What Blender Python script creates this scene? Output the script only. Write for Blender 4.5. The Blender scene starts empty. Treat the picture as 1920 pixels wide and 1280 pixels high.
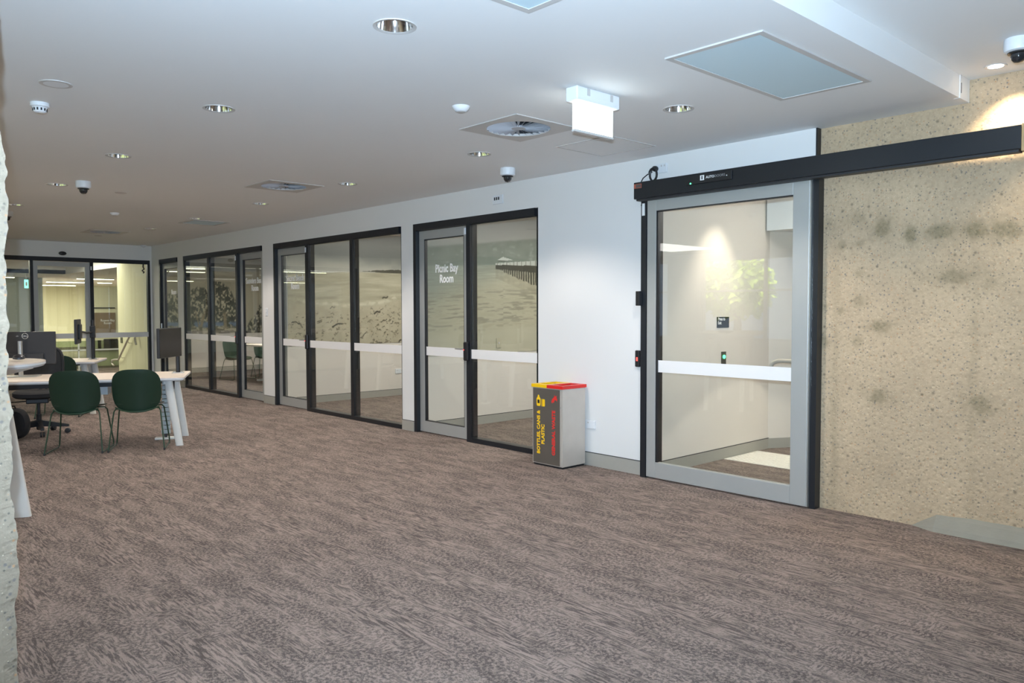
import bpy, bmesh, math, random
import numpy as np
from mathutils import Vector, Matrix
random.seed(7)
C = bpy.context.scene.collection
scn = bpy.context.scene
PI = math.pi

# ------------------------------------------------------------------ camera
YAW, PITCH, ROLL, FPX, EYE = .7457, -.0407, -.0021, 1470.0, (0.0, -5.266, 1.40)
def cam_axes():
    f = Vector((-math.cos(PITCH)*math.cos(YAW), math.cos(PITCH)*math.sin(YAW), math.sin(PITCH)))
    r = f.cross(Vector((0, 0, 1))).normalized(); u = r.cross(f)
    c, s = math.cos(ROLL), math.sin(ROLL)
    return f, c*r+s*u, -s*r+c*u
cf, cr, cu = cam_axes()
cam = bpy.data.cameras.new('camera'); cam_o = bpy.data.objects.new('camera', cam); C.objects.link(cam_o)
m = Matrix.Identity(4)
for i in range(3):
    m[i][0] = cr[i]; m[i][1] = cu[i]; m[i][2] = -cf[i]; m[i][3] = EYE[i]
cam_o.matrix_world = m
cam.sensor_width = 36; cam.lens = FPX/1920*36; cam.clip_start = .02; cam.clip_end = 200
scn.camera = cam_o

# ------------------------------------------------------------------ world, lights, exposure
w = bpy.data.worlds.new('sky'); scn.world = w; w.use_nodes = True
bg = w.node_tree.nodes['Background']; bg.inputs[0].default_value = (.62, .78, 1, 1); bg.inputs[1].default_value = 1.0
def light(name, kind, loc, energy, color=(1, 1, 1), size=.1, size_y=None, direction=(0, 0, -1), spot=None, blend=.3):
    l = bpy.data.lights.new(name, kind); l.energy = energy; l.color = color
    if kind == 'AREA':
        l.shape = 'RECTANGLE' if size_y else 'DISK'; l.size = size
        if size_y: l.size_y = size_y
    else:
        l.shadow_soft_size = size
    if spot: l.spot_size = spot; l.spot_blend = blend
    o = bpy.data.objects.new(name, l); C.objects.link(o); o.location = loc
    o.rotation_euler = Vector(direction).to_track_quat('-Z', 'Y').to_euler()
    return o
DAY = (.80, .90, 1.0); WARM = (1.0, .86, .68)
WINX = (-12.6, -8.6, -4.6, -.6)                                   # windows in the wall behind the photographer
su = light('sun', 'SUN', (0, 0, 20), 24, (1, .95, .85), .01, None, (-.25, -.6, -1))
# the camera's own flash, beside the lens
light('camera_flash', 'SPOT', (EYE[0]-.035*cr.x+.02, EYE[1]-.035*cr.y-.01, EYE[2]+.09), 1200, (.58, .78, 1.0), .015, None, (cf.x, cf.y, cf.z+.5), 2.35, 1.0)
for x in (-9.5, -5.5, -1.5):                                      # unseen fill lights added behind the photographer for ambient light
    light('hall_fill_light', 'AREA', (x, -7.6, 2.63), 52, (1, .96, .92), 1.2, 2.4)
scn.view_settings.view_transform = 'Standard'; scn.view_settings.look = 'None'
scn.view_settings.exposure = 0.22; scn.view_settings.gamma = 1.0; scn.view_settings.use_curve_mapping = False

# ------------------------------------------------------------------ materials
def S(r, g, b):
    return tuple((c/12.92 if c <= .04045 else ((c+.055)/1.055)**2.4) for c in (r/255, g/255, b/255))
MATS = {}
def mat(name, col=(.8, .8, .8), rough=.5, metal=0.0, emit=None, estr=0, spec=.5, noise=0, nscale=30, bump=0, bscale=200):
    if name in MATS: return MATS[name]
    mt = bpy.data.materials.new(name); mt.use_nodes = True
    nt = mt.node_tree; b = nt.nodes['Principled BSDF']
    b.inputs['Base Color'].default_value = (*col, 1); b.inputs['Roughness'].default_value = rough
    b.inputs['Metallic'].default_value = metal; b.inputs['Specular IOR Level'].default_value = spec
    if emit: b.inputs['Emission Color'].default_value = (*emit, 1); b.inputs['Emission Strength'].default_value = estr
    tc = nt.nodes.new('ShaderNodeTexCoord')
    n = nt.nodes.new('ShaderNodeTexNoise'); n.inputs['Scale'].default_value = nscale; n.inputs['Detail'].default_value = 4
    nt.links.new(tc.outputs['Object'], n.inputs['Vector'])
    if noise:
        mx = nt.nodes.new('ShaderNodeMix'); mx.data_type = 'RGBA'
        mx.inputs[6].default_value = (*[c*(1-noise) for c in col], 1); mx.inputs[7].default_value = (*[min(1, c*(1+noise)) for c in col], 1)
        nt.links.new(n.outputs['Fac'], mx.inputs[0]); nt.links.new(mx.outputs[2], b.inputs['Base Color'])
    if bump:
        n2 = nt.nodes.new('ShaderNodeTexNoise'); n2.inputs['Scale'].default_value = bscale
        nt.links.new(tc.outputs['Object'], n2.inputs['Vector'])
        bp = nt.nodes.new('ShaderNodeBump'); bp.inputs['Strength'].default_value = bump; bp.inputs['Distance'].default_value = .002
        nt.links.new(n2.outputs['Fac'], bp.inputs['Height']); nt.links.new(bp.outputs[0], b.inputs['Normal'])
    MATS[name] = mt
    return mt
WALL = mat('white wall paint', (.78, .77, .75), .6, noise=.01, nscale=3)
CEIL = mat('white ceiling paint', (.80, .80, .79), .7, noise=.01, nscale=2)
ROOMW = mat('beige room wall paint', S(226, 217, 207), .6, noise=.015, nscale=3)
BLACK = mat('black powder coat', (.012, .014, .018), .35, noise=.1)
ALU = mat('satin anodised aluminium', S(178, 179, 176), .42, .35, noise=.03, nscale=8)
SKIRT = mat('grey metal skirting', S(166, 163, 154), .5, .05, noise=.04)
STEEL = mat('brushed stainless steel', S(204, 196, 186), .4, .4, noise=.08, nscale=9)
BANDM = mat('white vinyl band', S(236, 233, 230), .5, noise=.01)
YEL = mat('yellow plastic', S(245, 195, 10), .35, noise=.03); RED = mat('red plastic', S(222, 38, 32), .35, noise=.03)
GREEN = mat('dark green shell plastic', S(25, 50, 37), .36, noise=.06)
GREENM = mat('green painted steel rod', S(40, 66, 48), .4, .2, noise=.05)
TABLE = mat('pale laminate table top', S(226, 212, 198), .4, noise=.03, nscale=5)
TEDGE = mat('white table edge', S(214, 216, 218), .45, noise=.02)
LEGW = mat('white painted leg', S(214, 213, 208), .4, noise=.03)
DARK = mat('black plastic', (.014, .014, .016), .4, noise=.1)
FABRIC = mat('black chair fabric', (.012, .012, .014), .85, noise=.3, bump=.4)
SCREEN = mat('dark screen', (.004, .004, .005), .25, noise=.2)
MONB = mat('dark grey monitor shell', S(44, 44, 46), .5, noise=.05)
SILVER = mat('silver stand', S(190, 190, 186), .3, .7, noise=.03)
PLASTW = mat('white plastic', S(226, 228, 230), .4, noise=.01)
CHROME = mat('polished reflector', (.82, .8, .78), .12, 1.0, noise=.03)
LAMPOFF = mat('lamp glass', (.7, .66, .58), .3, noise=.05)
DOME = mat('smoked dome', (.02, .02, .022), .08, noise=.1)
TRIMG = mat('off white trim', S(196, 192, 188), .5, noise=.02)
VANE = mat('pale diffuser vane', S(176, 178, 184), .45, noise=.03)
VOID = mat('dark duct', (.02, .02, .024), .9, noise=.2)
TXTW = mat('white lettering', S(240, 240, 238), .5, noise=.01)
TXTY = mat('yellow lettering', S(250, 200, 20), .5, noise=.02); TXTR = mat('red lettering', S(225, 45, 40), .5, noise=.02)
SIGNB = mat('black sign plate', (.012, .013, .012), .45, noise=.1)
EXITM = mat('lit exit blade', (.9, .95, .95), .4, emit=(.93, 1, .98), estr=3.2)
LED_G = mat('green indicator', (.05, .6, .2), .4, emit=(.1, 1, .35), estr=3); LED_R = mat('red indicator', (.8, .05, .05), .4, emit=(1, .1, .08), estr=1.5)
KERB = mat('grey cement fillet', S(142, 137, 124), .8, noise=.12, nscale=9, bump=.5, bscale=60)
LEAF = mat('bright leaves', S(170, 200, 40), .6, noise=.3, nscale=2)
BARK = mat('bark', S(90, 75, 60), .9, noise=.2)

def glass(name, tint=(.92, .95, .94), r0=.045, gain=1.0):
    if name in MATS: return MATS[name]
    mt = bpy.data.materials.new(name); mt.use_nodes = True; nt = mt.node_tree; nt.nodes.clear()
    L = nt.links.new; N = nt.nodes.new
    g = N('ShaderNodeNewGeometry'); d = N('ShaderNodeVectorMath'); d.operation = 'DOT_PRODUCT'
    L(g.outputs['Normal'], d.inputs[0]); L(g.outputs['Incoming'], d.inputs[1])
    def mth(op, a, b=None):
        n = N('ShaderNodeMath'); n.operation = op
        for i, v in enumerate((a, b)):
            if v is None: continue
            if isinstance(v, (int, float)): n.inputs[i].default_value = v
            else: L(v, n.inputs[i])
        return n.outputs[0]
    a = mth('ABSOLUTE', d.outputs['Value']); p = mth('POWER', mth('SUBTRACT', 1.0, a), 5.0)
    fr = mth('MULTIPLY', mth('ADD', mth('MULTIPLY', p, 1-r0), r0), gain)
    t = N('ShaderNodeBsdfTransparent'); t.inputs[0].default_value = (*tint, 1)
    gl = N('ShaderNodeBsdfGlossy'); gl.inputs['Roughness'].default_value = 0.0; gl.inputs[0].default_value = (1, 1, 1, 1)
    mx = N('ShaderNodeMixShader'); L(fr, mx.inputs[0]); L(t.outputs[0], mx.inputs[1]); L(gl.outputs[0], mx.inputs[2])
    o = N('ShaderNodeOutputMaterial'); L(mx.outputs[0], o.inputs[0])
    MATS[name] = mt
    return mt
GLASS = glass('clear glass')

def carpet_mat():
    mt = bpy.data.materials.new('streaked brown carpet'); mt.use_nodes = True; nt = mt.node_tree
    L = nt.links.new; N = nt.nodes.new; b = nt.nodes['Principled BSDF']
    tc = N('ShaderNodeTexCoord')
    def nz(scale, rot=0, detail=3, rough=.6, loc=(0, 0, 0), distort=0):
        mp = N('ShaderNodeMapping'); mp.inputs['Scale'].default_value = (*scale, 1); mp.inputs['Rotation'].default_value = (0, 0, rot); mp.inputs['Location'].default_value = loc
        L(tc.outputs['Object'], mp.inputs['Vector'])
        n = N('ShaderNodeTexNoise'); n.inputs['Scale'].default_value = 1; n.inputs['Detail'].default_value = detail; n.inputs['Roughness'].default_value = rough; n.inputs['Distortion'].default_value = distort
        L(mp.outputs[0], n.inputs['Vector']); return n.outputs['Fac']
    def mth(op, a, c=None, d=None):
        n = N('ShaderNodeMath'); n.operation = op
        for i, v in enumerate((a, c, d)):
            if v is None: continue
            if isinstance(v, (int, float)): n.inputs[i].default_value = v
            else: L(v, n.inputs[i])
        return n.outputs[0]
    def ramp(v, a, c):
        n = N('ShaderNodeMapRange'); n.interpolation_type = 'SMOOTHSTEP'; n.inputs[1].default_value = a; n.inputs[2].default_value = c
        L(v, n.inputs[0]); return n.outputs[0]
    wob = nz((30, 30), 0, 2, .5, (4, 4, 0))
    s1 = ramp(nz((9, 80), .06, 3, .65), .45, .55)                     # long streaks along the hall
    s2 = ramp(nz((88, 26), -.12, 2, .6, (3, 1, 0)), .44, .56)         # short cross hatching
    s3 = ramp(nz((52, 60), .5, 4, .7, (7, 2, 0)), .44, .58)           # broken blotches
    mA = ramp(nz((1.6, 4.0), .1, 4, .65, (1, 5, 0)), .46, .53); mB = ramp(nz((2.6, 3.6), 0, 4, .65, (9, 4, 0)), .52, .58)
    mixa = N('ShaderNodeMix'); L(mB, mixa.inputs[0]); L(s1, mixa.inputs[2]); L(s2, mixa.inputs[3])
    mixb = N('ShaderNodeMix'); L(mA, mixb.inputs[0]); L(mixa.outputs[0], mixb.inputs[2]); L(s3, mixb.inputs[3])
    big = nz((2.6, 9), .08, 5, .7, (2, 8, 0)); grain = nz((110, 130), 0, 3, .7)
    v = mth('ADD', mth('MULTIPLY', mixb.outputs[0], .60), mth('MULTIPLY', ramp(big, .40, .60), .30))
    v = mth('ADD', v, mth('MULTIPLY', mth('SUBTRACT', grain, .42), 1.1))
    fine = nz((420, 420), 0, 1, .5)
    v = mth('ADD', v, mth('MULTIPLY', mth('SUBTRACT', fine, .5), .5))
    cr_ = N('ShaderNodeValToRGB'); e = cr_.color_ramp.elements
    e[0].position = .10; e[0].color = (*S(86, 78, 74), 1); e[1].position = .95; e[1].color = (*S(152, 136, 127), 1)
    L(v, cr_.inputs[0]); L(cr_.outputs[0], b.inputs['Base Color'])
    b.inputs['Roughness'].default_value = .95; b.inputs['Specular IOR Level'].default_value = .1
    bp = N('ShaderNodeBump'); bp.inputs['Strength'].default_value = .5; bp.inputs['Distance'].default_value = .003
    L(mth('ADD', fine, mixb.outputs[0]), bp.inputs['Height']); L(bp.outputs[0], b.inputs['Normal'])
    return mt
CARPET = carpet_mat()

def concrete_mat(name, base, stain=True, white=0):
    mt = bpy.data.materials.new(name); mt.use_nodes = True; nt = mt.node_tree
    L = nt.links.new; N = nt.nodes.new; b = nt.nodes['Principled BSDF']
    tc = N('ShaderNodeTexCoord')
    def nz(s, d=4, r=.6):
        n = N('ShaderNodeTexNoise'); n.inputs['Scale'].default_value = s; n.inputs['Detail'].default_value = d; n.inputs['Roughness'].default_value = r
        L(tc.outputs['Object'], n.inputs['Vector']); return n
    def vor(s):
        n = N('ShaderNodeTexVoronoi'); n.inputs['Scale'].default_value = s; L(tc.outputs['Object'], n.inputs['Vector']); return n
    def mr(v, a, c, o0=0, o1=1):
        n = N('ShaderNodeMapRange'); n.inputs[1].default_value = a; n.inputs[2].default_value = c; n.inputs[3].default_value = o0; n.inputs[4].default_value = o1
        L(v, n.inputs[0]); return n.outputs[0]
    def mix(f, a, c):
        n = N('ShaderNodeMix'); n.data_type = 'RGBA'
        for i, v in ((6, a), (7, c)):
            if isinstance(v, tuple): n.inputs[i].default_value = (*v, 1)
            else: L(v, n.inputs[i])
        L(f, n.inputs[0]); return n.outputs[2]
    def mul(a, c):
        n = N('ShaderNodeMath'); n.operation = 'MULTIPLY'
        L(a, n.inputs[0])
        if isinstance(c, float): n.inputs[1].default_value = c
        else: L(c, n.inputs[1])
        return n.outputs[0]
    dk = tuple(c*.88 for c in base); lt = tuple(min(1, c*1.1) for c in base)
    col = mix(mr(nz(2.2, 5).outputs['Fac'], .3, .7), dk, lt)
    col = mix(mul(mr(nz(38, 3).outputs['Fac'], .45, .75), .45), col, tuple(c*.62 for c in base))
    col = mix(mul(mr(nz(60, 2).outputs['Fac'], .62, .72), .55), col, tuple(min(1, c*1.35) for c in base))
    for sc, thr, cc in ((38, .13, S(112, 110, 110)), (60, .14, S(92, 92, 88)), (45, .12, S(186, 140, 100)), (17, .08, S(120, 108, 90)), (75, .08, S(228, 214, 186)), (28, .10, S(120, 112, 100))):
        v = vor(sc); sep = N('ShaderNodeSeparateColor'); L(v.outputs['Color'], sep.inputs[0])
        f = mul(mr(v.outputs['Distance'], thr, thr+.14, 1, 0), mr(sep.outputs[0], .68, .74))
        col = mix(mul(f, .7), col, cc)
    if stain:
        at = N('ShaderNodeAttribute'); at.attribute_name = 'stain'
        col = mix(mul(at.outputs['Fac'], mr(nz(45, 3).outputs['Fac'], .2, .7, .45, 1)), col, S(112, 104, 78))
    L(col, b.inputs['Base Color']); b.inputs['Roughness'].default_value = .9; b.inputs['Specular IOR Level'].default_value = .2
    bp = N('ShaderNodeBump'); bp.inputs['Strength'].default_value = .7; bp.inputs['Distance'].default_value = .006
    add = N('ShaderNodeMath'); add.operation = 'ADD'; L(nz(48, 5, .7).outputs['Fac'], add.inputs[0]); L(mr(vor(30).outputs['Distance'], 0, .35), add.inputs[1])
    L(add.outputs[0], bp.inputs['Height']); L(bp.outputs[0], b.inputs['Normal'])
    return mt

# ------------------------------------------------------------------ mesh helpers
class MB:
    def __init__(s): s.v = []; s.f = []; s.smooth = []
    def add(s, vs, fs, sm=False):
        o = len(s.v); s.v += [tuple(p) for p in vs]; s.f += [tuple(i+o for i in f) for f in fs]; s.smooth += [sm]*len(fs); return s
    def box(s, x0, x1, y0, y1, z0, z1, M=None):
        vs = [Vector((x, y, z)) for z in (z0, z1) for y in (y0, y1) for x in (x0, x1)]
        if M: vs = [M @ p for p in vs]
        return s.add(vs, [(0, 2, 3, 1), (4, 5, 7, 6), (0, 1, 5, 4), (2, 6, 7, 3), (0, 4, 6, 2), (1, 3, 7, 5)])
    def bbox(s, x0, x1, y0, y1, z0, z1, b=.005):
        """box with chamfered edges"""
        bm = bmesh.new(); bmesh.ops.create_cube(bm, size=1)
        for v in bm.verts: v.co = Vector(((x0+x1)/2+v.co.x*(x1-x0), (y0+y1)/2+v.co.y*(y1-y0), (z0+z1)/2+v.co.z*(z1-z0)))
        bmesh.ops.bevel(bm, geom=bm.edges[:], offset=b, segments=2, affect='EDGES', profile=.5)
        bm.verts.index_update()
        s.add([v.co.copy() for v in bm.verts], [[v.index for v in f.verts] for f in bm.faces]); bm.free(); return s
    def tube(s, pts, r, n=8, closed=False, cap=True):
        pts = [Vector(p) for p in pts]; rings = []; up = None
        k = len(pts)
        for i, p in enumerate(pts):
            if closed: t = pts[(i+1) % k]-pts[i-1]
            else: t = pts[min(i+1, k-1)]-pts[max(i-1, 0)]
            t.normalize()
            if up is None:
                up = Vector((0, 0, 1)) if abs(t.z) < .9 else Vector((1, 0, 0))
            a = t.cross(up)
            if a.length < 1e-4: up = Vector((1, .3, 0)); a = t.cross(up)
            a.normalize(); bb = a.cross(t).normalized(); up = bb
            rr = r[i] if isinstance(r, (list, tuple)) else r
            rings.append([p+rr*(math.cos(2*PI*j/n)*a+math.sin(2*PI*j/n)*bb) for j in range(n)])
        vs = [q for ring in rings for q in ring]; fs = []
        for i in range(k if closed else k-1):
            i2 = (i+1) % k
            for j in range(n):
                fs.append((i*n+j, i*n+(j+1) % n, i2*n+(j+1) % n, i2*n+j))
        if cap and not closed: fs += [tuple(range(n))[::-1], tuple((k-1)*n+j for j in range(n))]
        return s.add(vs, fs, True)
    def lathe(s, prof, n=32, c=(0, 0, 0), cap=True):
        vs = []; fs = []
        for (r, z) in prof:
            for j in range(n): vs.append((c[0]+r*math.cos(2*PI*j/n), c[1]+r*math.sin(2*PI*j/n), c[2]+z))
        for i in range(len(prof)-1):
            for j in range(n): fs.append((i*n+j, i*n+(j+1) % n, (i+1)*n+(j+1) % n, (i+1)*n+j))
        if cap:
            if prof[0][0] > 1e-5: fs.append(tuple(range(n))[::-1])
            if prof[-1][0] > 1e-5: fs.append(tuple((len(prof)-1)*n+j for j in range(n)))
        return s.add(vs, fs, True)
    def prism(s, poly, z0, z1, M=None):
        n = len(poly); vs = [Vector((x, y, z)) for z in (z0, z1) for x, y in poly]
        if M: vs = [M @ p for p in vs]
        return s.add(vs, [tuple(range(n))[::-1], tuple(range(n, 2*n))]+[(i, (i+1) % n, n+(i+1) % n, n+i) for i in range(n)])
    def build(s, name, material, parent=None, sm_angle=None):
        me = bpy.data.meshes.new(name); me.from_pydata(s.v, [], s.f); me.materials.append(material)
        me.polygons.foreach_set('use_smooth', s.smooth)
        bm = bmesh.new(); bm.from_mesh(me); bmesh.ops.recalc_face_normals(bm, faces=bm.faces[:]); bm.to_mesh(me); bm.free()
        if any(s.smooth):
            try: me.set_sharp_from_angle(angle=math.radians(40))
            except Exception: pass
        o = bpy.data.objects.new(name, me); C.objects.link(o)
        if parent: o.parent = parent
        return o
def box(name, x0, x1, y0, y1, z0, z1, material, parent=None): return MB().box(x0, x1, y0, y1, z0, z1).build(name, material, parent)
def bbox(name, x0, x1, y0, y1, z0, z1, material, parent=None, b=.004): return MB().bbox(x0, x1, y0, y1, z0, z1, b).build(name, material, parent)
def tag(o, label=None, cat=None, group=None, kind=None):
    if label: o['label'] = label
    if cat: o['category'] = cat
    if group: o['group'] = group
    if kind: o['kind'] = kind
    return o
def thing(name, label, cat, loc=(0, 0, 0), rz=0, group=None, kind=None):
    o = bpy.data.objects.new(name, None); C.objects.link(o); o.location = loc; o.rotation_euler = (0, 0, rz); o.empty_display_size = .1
    return tag(o, label, cat, group, kind)
def struct(o, label, cat): return tag(o, label, cat, kind='structure')
def copy_tree(o, parent=None, loc=None, rz=None, label=None):
    c = o.copy(); C.objects.link(c); c.parent = parent
    if loc is not None: c.location = loc
    if rz is not None: c.rotation_euler = (0, 0, rz)
    if label: c['label'] = label
    for ch in list(o.children): copy_tree(ch, c)
    return c
def text(name, body, size, material, parent, origin, xdir, ydir, align='CENTER', xs=1.0, bold=.0, spacing=1.0, thick=.0006):
    cu_ = bpy.data.curves.new(name, 'FONT'); cu_.body = body; cu_.size = size; cu_.align_x = align; cu_.offset = bold*size; cu_.extrude = thick; cu_.resolution_u = 3; cu_.space_line = spacing
    t = bpy.data.objects.new('t', cu_); C.objects.link(t)
    bpy.context.view_layer.update()
    me = bpy.data.meshes.new_from_object(t.evaluated_get(bpy.context.evaluated_depsgraph_get())); bpy.data.objects.remove(t)
    X = Vector(xdir).normalized(); Y = Vector(ydir).normalized(); Zv = X.cross(Y); o = Vector(origin)
    for v in me.vertices: v.co = o+X*(v.co.x*xs)+Y*v.co.y+Zv*v.co.z
    me.materials.clear(); me.materials.append(material); me.name = name
    ob = bpy.data.objects.new(name, me); C.objects.link(ob)
    if parent: ob.parent = parent
    return ob

# numpy noise for printed pictures and stains
def vnoise(x, y, seed):
    xi = np.floor(x).astype(np.int64); yi = np.floor(y).astype(np.int64); fx = x-xi; fy = y-yi
    fx = fx*fx*(3-2*fx); fy = fy*fy*(3-2*fy)
    def h(a, b):
        n = (a*374761393+b*668265263+seed*974711) & 0x7fffffff
        n = ((n ^ (n >> 13))*1274126177) & 0x7fffffff
        return ((n ^ (n >> 16)) & 0xffff)/65535.0
    return (h(xi, yi)*(1-fx)+h(xi+1, yi)*fx)*(1-fy)+(h(xi, yi+1)*(1-fx)+h(xi+1, yi+1)*fx)*fy
def fbm(x, y, seed=1, oct=4):
    t = 0; a = .5; s = 0
    for i in range(oct): t = t+a*vnoise(x*2**i, y*2**i, seed+i*17); s += a; a *= .5
    return t/s
def sm(a, b, x): t = np.clip((x-a)/(b-a), 0, 1); return t*t*(3-2*t)

# ------------------------------------------------------------------ the setting: floor, ceilings, walls
HC = 2.65; HU = 2.785; SX = -1.655; BX = -16.09; TH = .12
struct(MB().add([(-34, -10.2, 0), (4.2, -10.2, 0), (4.2, 6.2, 0), (-34, 6.2, 0)], [(0, 1, 2, 3)]).build('floor', CARPET), 'brown grey carpet with broken streaks over the whole floor', 'floor')

DL = [(x, y) for x in (-2.93, -4.85, -6.87, -8.83, -10.84, -12.66) for y in (-3.26, -1.14)]
DL = [d for d in DL if d != (-12.66, -3.26)]
DIFF = [(-3.985, -1.52), (-7.43, -1.54), (-13.65, -1.5)]
def ceiling_with_holes():
    me0 = MB().box(BX, SX, -10, .11, HC, HC+.16).build('ceiling', CEIL)
    cut = MB()
    for x, y in DL: cut.lathe([(.083, -.05), (.083, .12)], 32, (x, y, HC))
    for x, y in DIFF: cut.lathe([(.232, -.05), (.232, .1)], 40, (x, y, HC))
    c = cut.build('cutter', CEIL)
    md = me0.modifiers.new('b', 'BOOLEAN'); md.operation = 'DIFFERENCE'; md.solver = 'EXACT'; md.object = c
    bpy.context.view_layer.update()
    me = bpy.data.meshes.new_from_object(me0.evaluated_get(bpy.context.evaluated_depsgraph_get()))
    me0.modifiers.clear(); me0.data = me
    for p in me.polygons: p.use_smooth = False
    bpy.data.objects.remove(c)
    return me0
struct(ceiling_with_holes(), 'white plasterboard ceiling over the hall', 'ceiling')
struct(box('ceiling', SX, 4.2, -10, .2, HU, HU+.1, CEIL), 'raised white ceiling beside the concrete wall', 'ceiling')
t2 = struct(box('trim_1', SX-.03, SX+.004, -.12, .043, HC-.002, HU-.001, CEIL), 'white end block of the ceiling step at the concrete wall', 'bulkhead')
box('slot', SX+.003, SX+.006, -.105, -.1, HC+.03, HC+.09, DARK, t2)
struct(box('ceiling', -17.75, -1.4, .12, 6.2, 2.62, 2.72, CEIL), 'white ceiling of the meeting rooms', 'ceiling')
struct(box('ceiling', -23, BX, -10, .1, HC, HC+.1, CEIL), 'pale ceiling just beyond the far glass', 'ceiling')
cfo = struct(MB().box(-34, -23, -10, 6.2, 2.35, 2.45).box(-23, -17.85, .1, 6.2, 2.35, 2.45).box(-23.05, -23, -10, .1, 2.35, 2.75).box(-23, -17.85, .1, .15, 2.45, 2.75).build('ceiling', CEIL), 'lower ceiling of the far office', 'ceiling')

# long white wall with glazed openings
UNITS = [(-15.687, -14.712), (-14.436, -11.228), (-10.865, -7.595), (-7.359, -5.332)]
FT = 2.37
wm = MB(); x = BX
for a, b in UNITS+[(-4.035, -2.6)]:
    wm.box(x, a, 0, TH, 0, HC)
    wm.box(a, b, 0, TH, FT if b < -3 else 2.3, HC); x = b
wm.box(-2.6, -2.585, 0, TH, 0, HC)
wall_main = struct(wm.build('wall_main', WALL), 'long white painted wall holding the meeting room glazing', 'wall')
SK = .115
def skirting(name, label, segs):
    e = thing(name, label, 'skirting', kind='structure')
    for a, b in segs:
        box('board', a, b, -.011, -.001, 0, SK, SKIRT, e); box('shadow_line', a, b, -.006, -.001, SK, SK+.006, DARK, e)
skirting('baseboard_main', 'grey metal skirting along the long white wall', [(BX, -15.69), (-14.71, -14.44), (-11.226, -10.867), (-7.593, -7.361), (-5.33, -4.07)])

# exposed aggregate wall on the right
def concrete_wall():
    x0, x1, z0, z1, y = -2.583, 4.2, 0, HU, .05; nx, nz = 330, 150
    xs = np.concatenate([np.linspace(x0, -1.0, 220), np.linspace(-.98, x1, nx-220)]); zs = np.linspace(z0, z1, nz)
    Xg, Zg = np.meshgrid(xs, zs)
    dy = (fbm(Xg*9, Zg*9, 3)-.5)*.006+(fbm(Xg*40, Zg*40, 9, 2)-.5)*.004
    vs = np.stack([Xg.ravel(), (y+dy).ravel(), Zg.ravel()], 1)
    st = np.zeros_like(Xg)
    spots = [(-2.155, 1.932, .07, .06, .8), (-1.98, 1.875, .05, .07, .8), (-1.787, 1.884, .11, .06, .75), (-1.596, 1.879, .10, .05, .8), (-1.437, 1.867, .09, .06, .7),
             (-1.715, 1.599, .13, .05, .65), (-2.161, 1.282, .08, .05, .7), (-2.164, .821, .07, .06, .65), (-1.557, .821, .07, .07, .65),
             (-2.317, 2.006, .06, .05, .4), (-2.304, 1.84, .04, .03, .5), (-2.304, 1.643, .04, .04, .4), (-2.305, 1.453, .045, .055, .45), (-2.308, 1.179, .05, .05, .4),
             (-2.428, 1.388, .035, .03, .5), (-2.542, 1.172, .04, .05, .45), (-2.542, 1.415, .03, .03, .5), (-2.428, 1.834, .04, .03, .4), (-2.53, 2.0, .05, .04, .35), (-1.52, 1.55, .05, .06, .3)]
    for sx, sz, rx, rz, k in spots:
        wob = (fbm(Xg*18, Zg*18, int(sx*-1000))-.5)*.9
        d = np.sqrt(((Xg-sx)/rx)**2+((Zg-sz)/rz)**2)+wob
        st = np.maximum(st, k*sm(1.25, .35, d))
        d2 = np.sqrt(((Xg-sx)/(rx*1.9))**2+((Zg-sz)/(rz*1.6))**2)+wob
        st = np.maximum(st, .3*k*sm(1.2, .4, d2))
    for sx in (-2.46, -1.6):
        st = np.maximum(st, .22*sm(.05, .0, np.abs(Xg-sx-.02*(fbm(Zg*3, Zg*0, 4)-.5)))*sm(1.9, 1.5, Zg)*fbm(Xg*20, Zg*3, 8)*1.6)
    nx = len(xs); fs = [(j*nx+i, j*nx+i+1, (j+1)*nx+i+1, (j+1)*nx+i) for j in range(nz-1) for i in range(nx-1)]
    me = bpy.data.meshes.new('wall_right'); me.from_pydata(vs.tolist(), [], fs)
    at = me.attributes.new('stain', 'FLOAT', 'POINT'); at.data.foreach_set('value', st.ravel().astype(np.float32))
    me.materials.append(concrete_mat('exposed aggregate concrete', S(191, 168, 138)))
    o = bpy.data.objects.new('wall_right', me); C.objects.link(o)
    return o
struct(concrete_wall(), 'tan exposed aggregate concrete wall with dark moss stains', 'wall')
struct(box('wall_backing', -2.575, 4.2, .07, .25, 0, HU, WALL), 'core behind the concrete wall', 'wall')
struct(box('trim_2', -2.594, -2.583, -.004, .05, 2.3, HC, DARK), 'dark joint strip between white wall and concrete', 'trim')
kb = MB(); prof = [(-.0, 0), (-.085, 0), (-.07, .03), (-.03, .085), (0, .11)]
xs_ = [(-1.94, .02), (-1.79, .92), (-1.6, 1), (4.2, 1)]
vs = []; fs = []
for xx, k in xs_:
    for py, pz in prof: vs.append((xx, .056+py*max(k, .1), pz*k))
n = len(prof)
for i in range(len(xs_)-1):
    for j in range(n): fs.append((i*n+j, i*n+(j+1) % n, (i+1)*n+(j+1) % n, (i+1)*n+j))
kb.add(vs, fs+[tuple(range(n))[::-1], tuple(range(3*n, 4*n))])
struct(kb.build('trim_3', KERB), 'grey cement fillet at the foot of the concrete wall', 'kerb')

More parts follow.
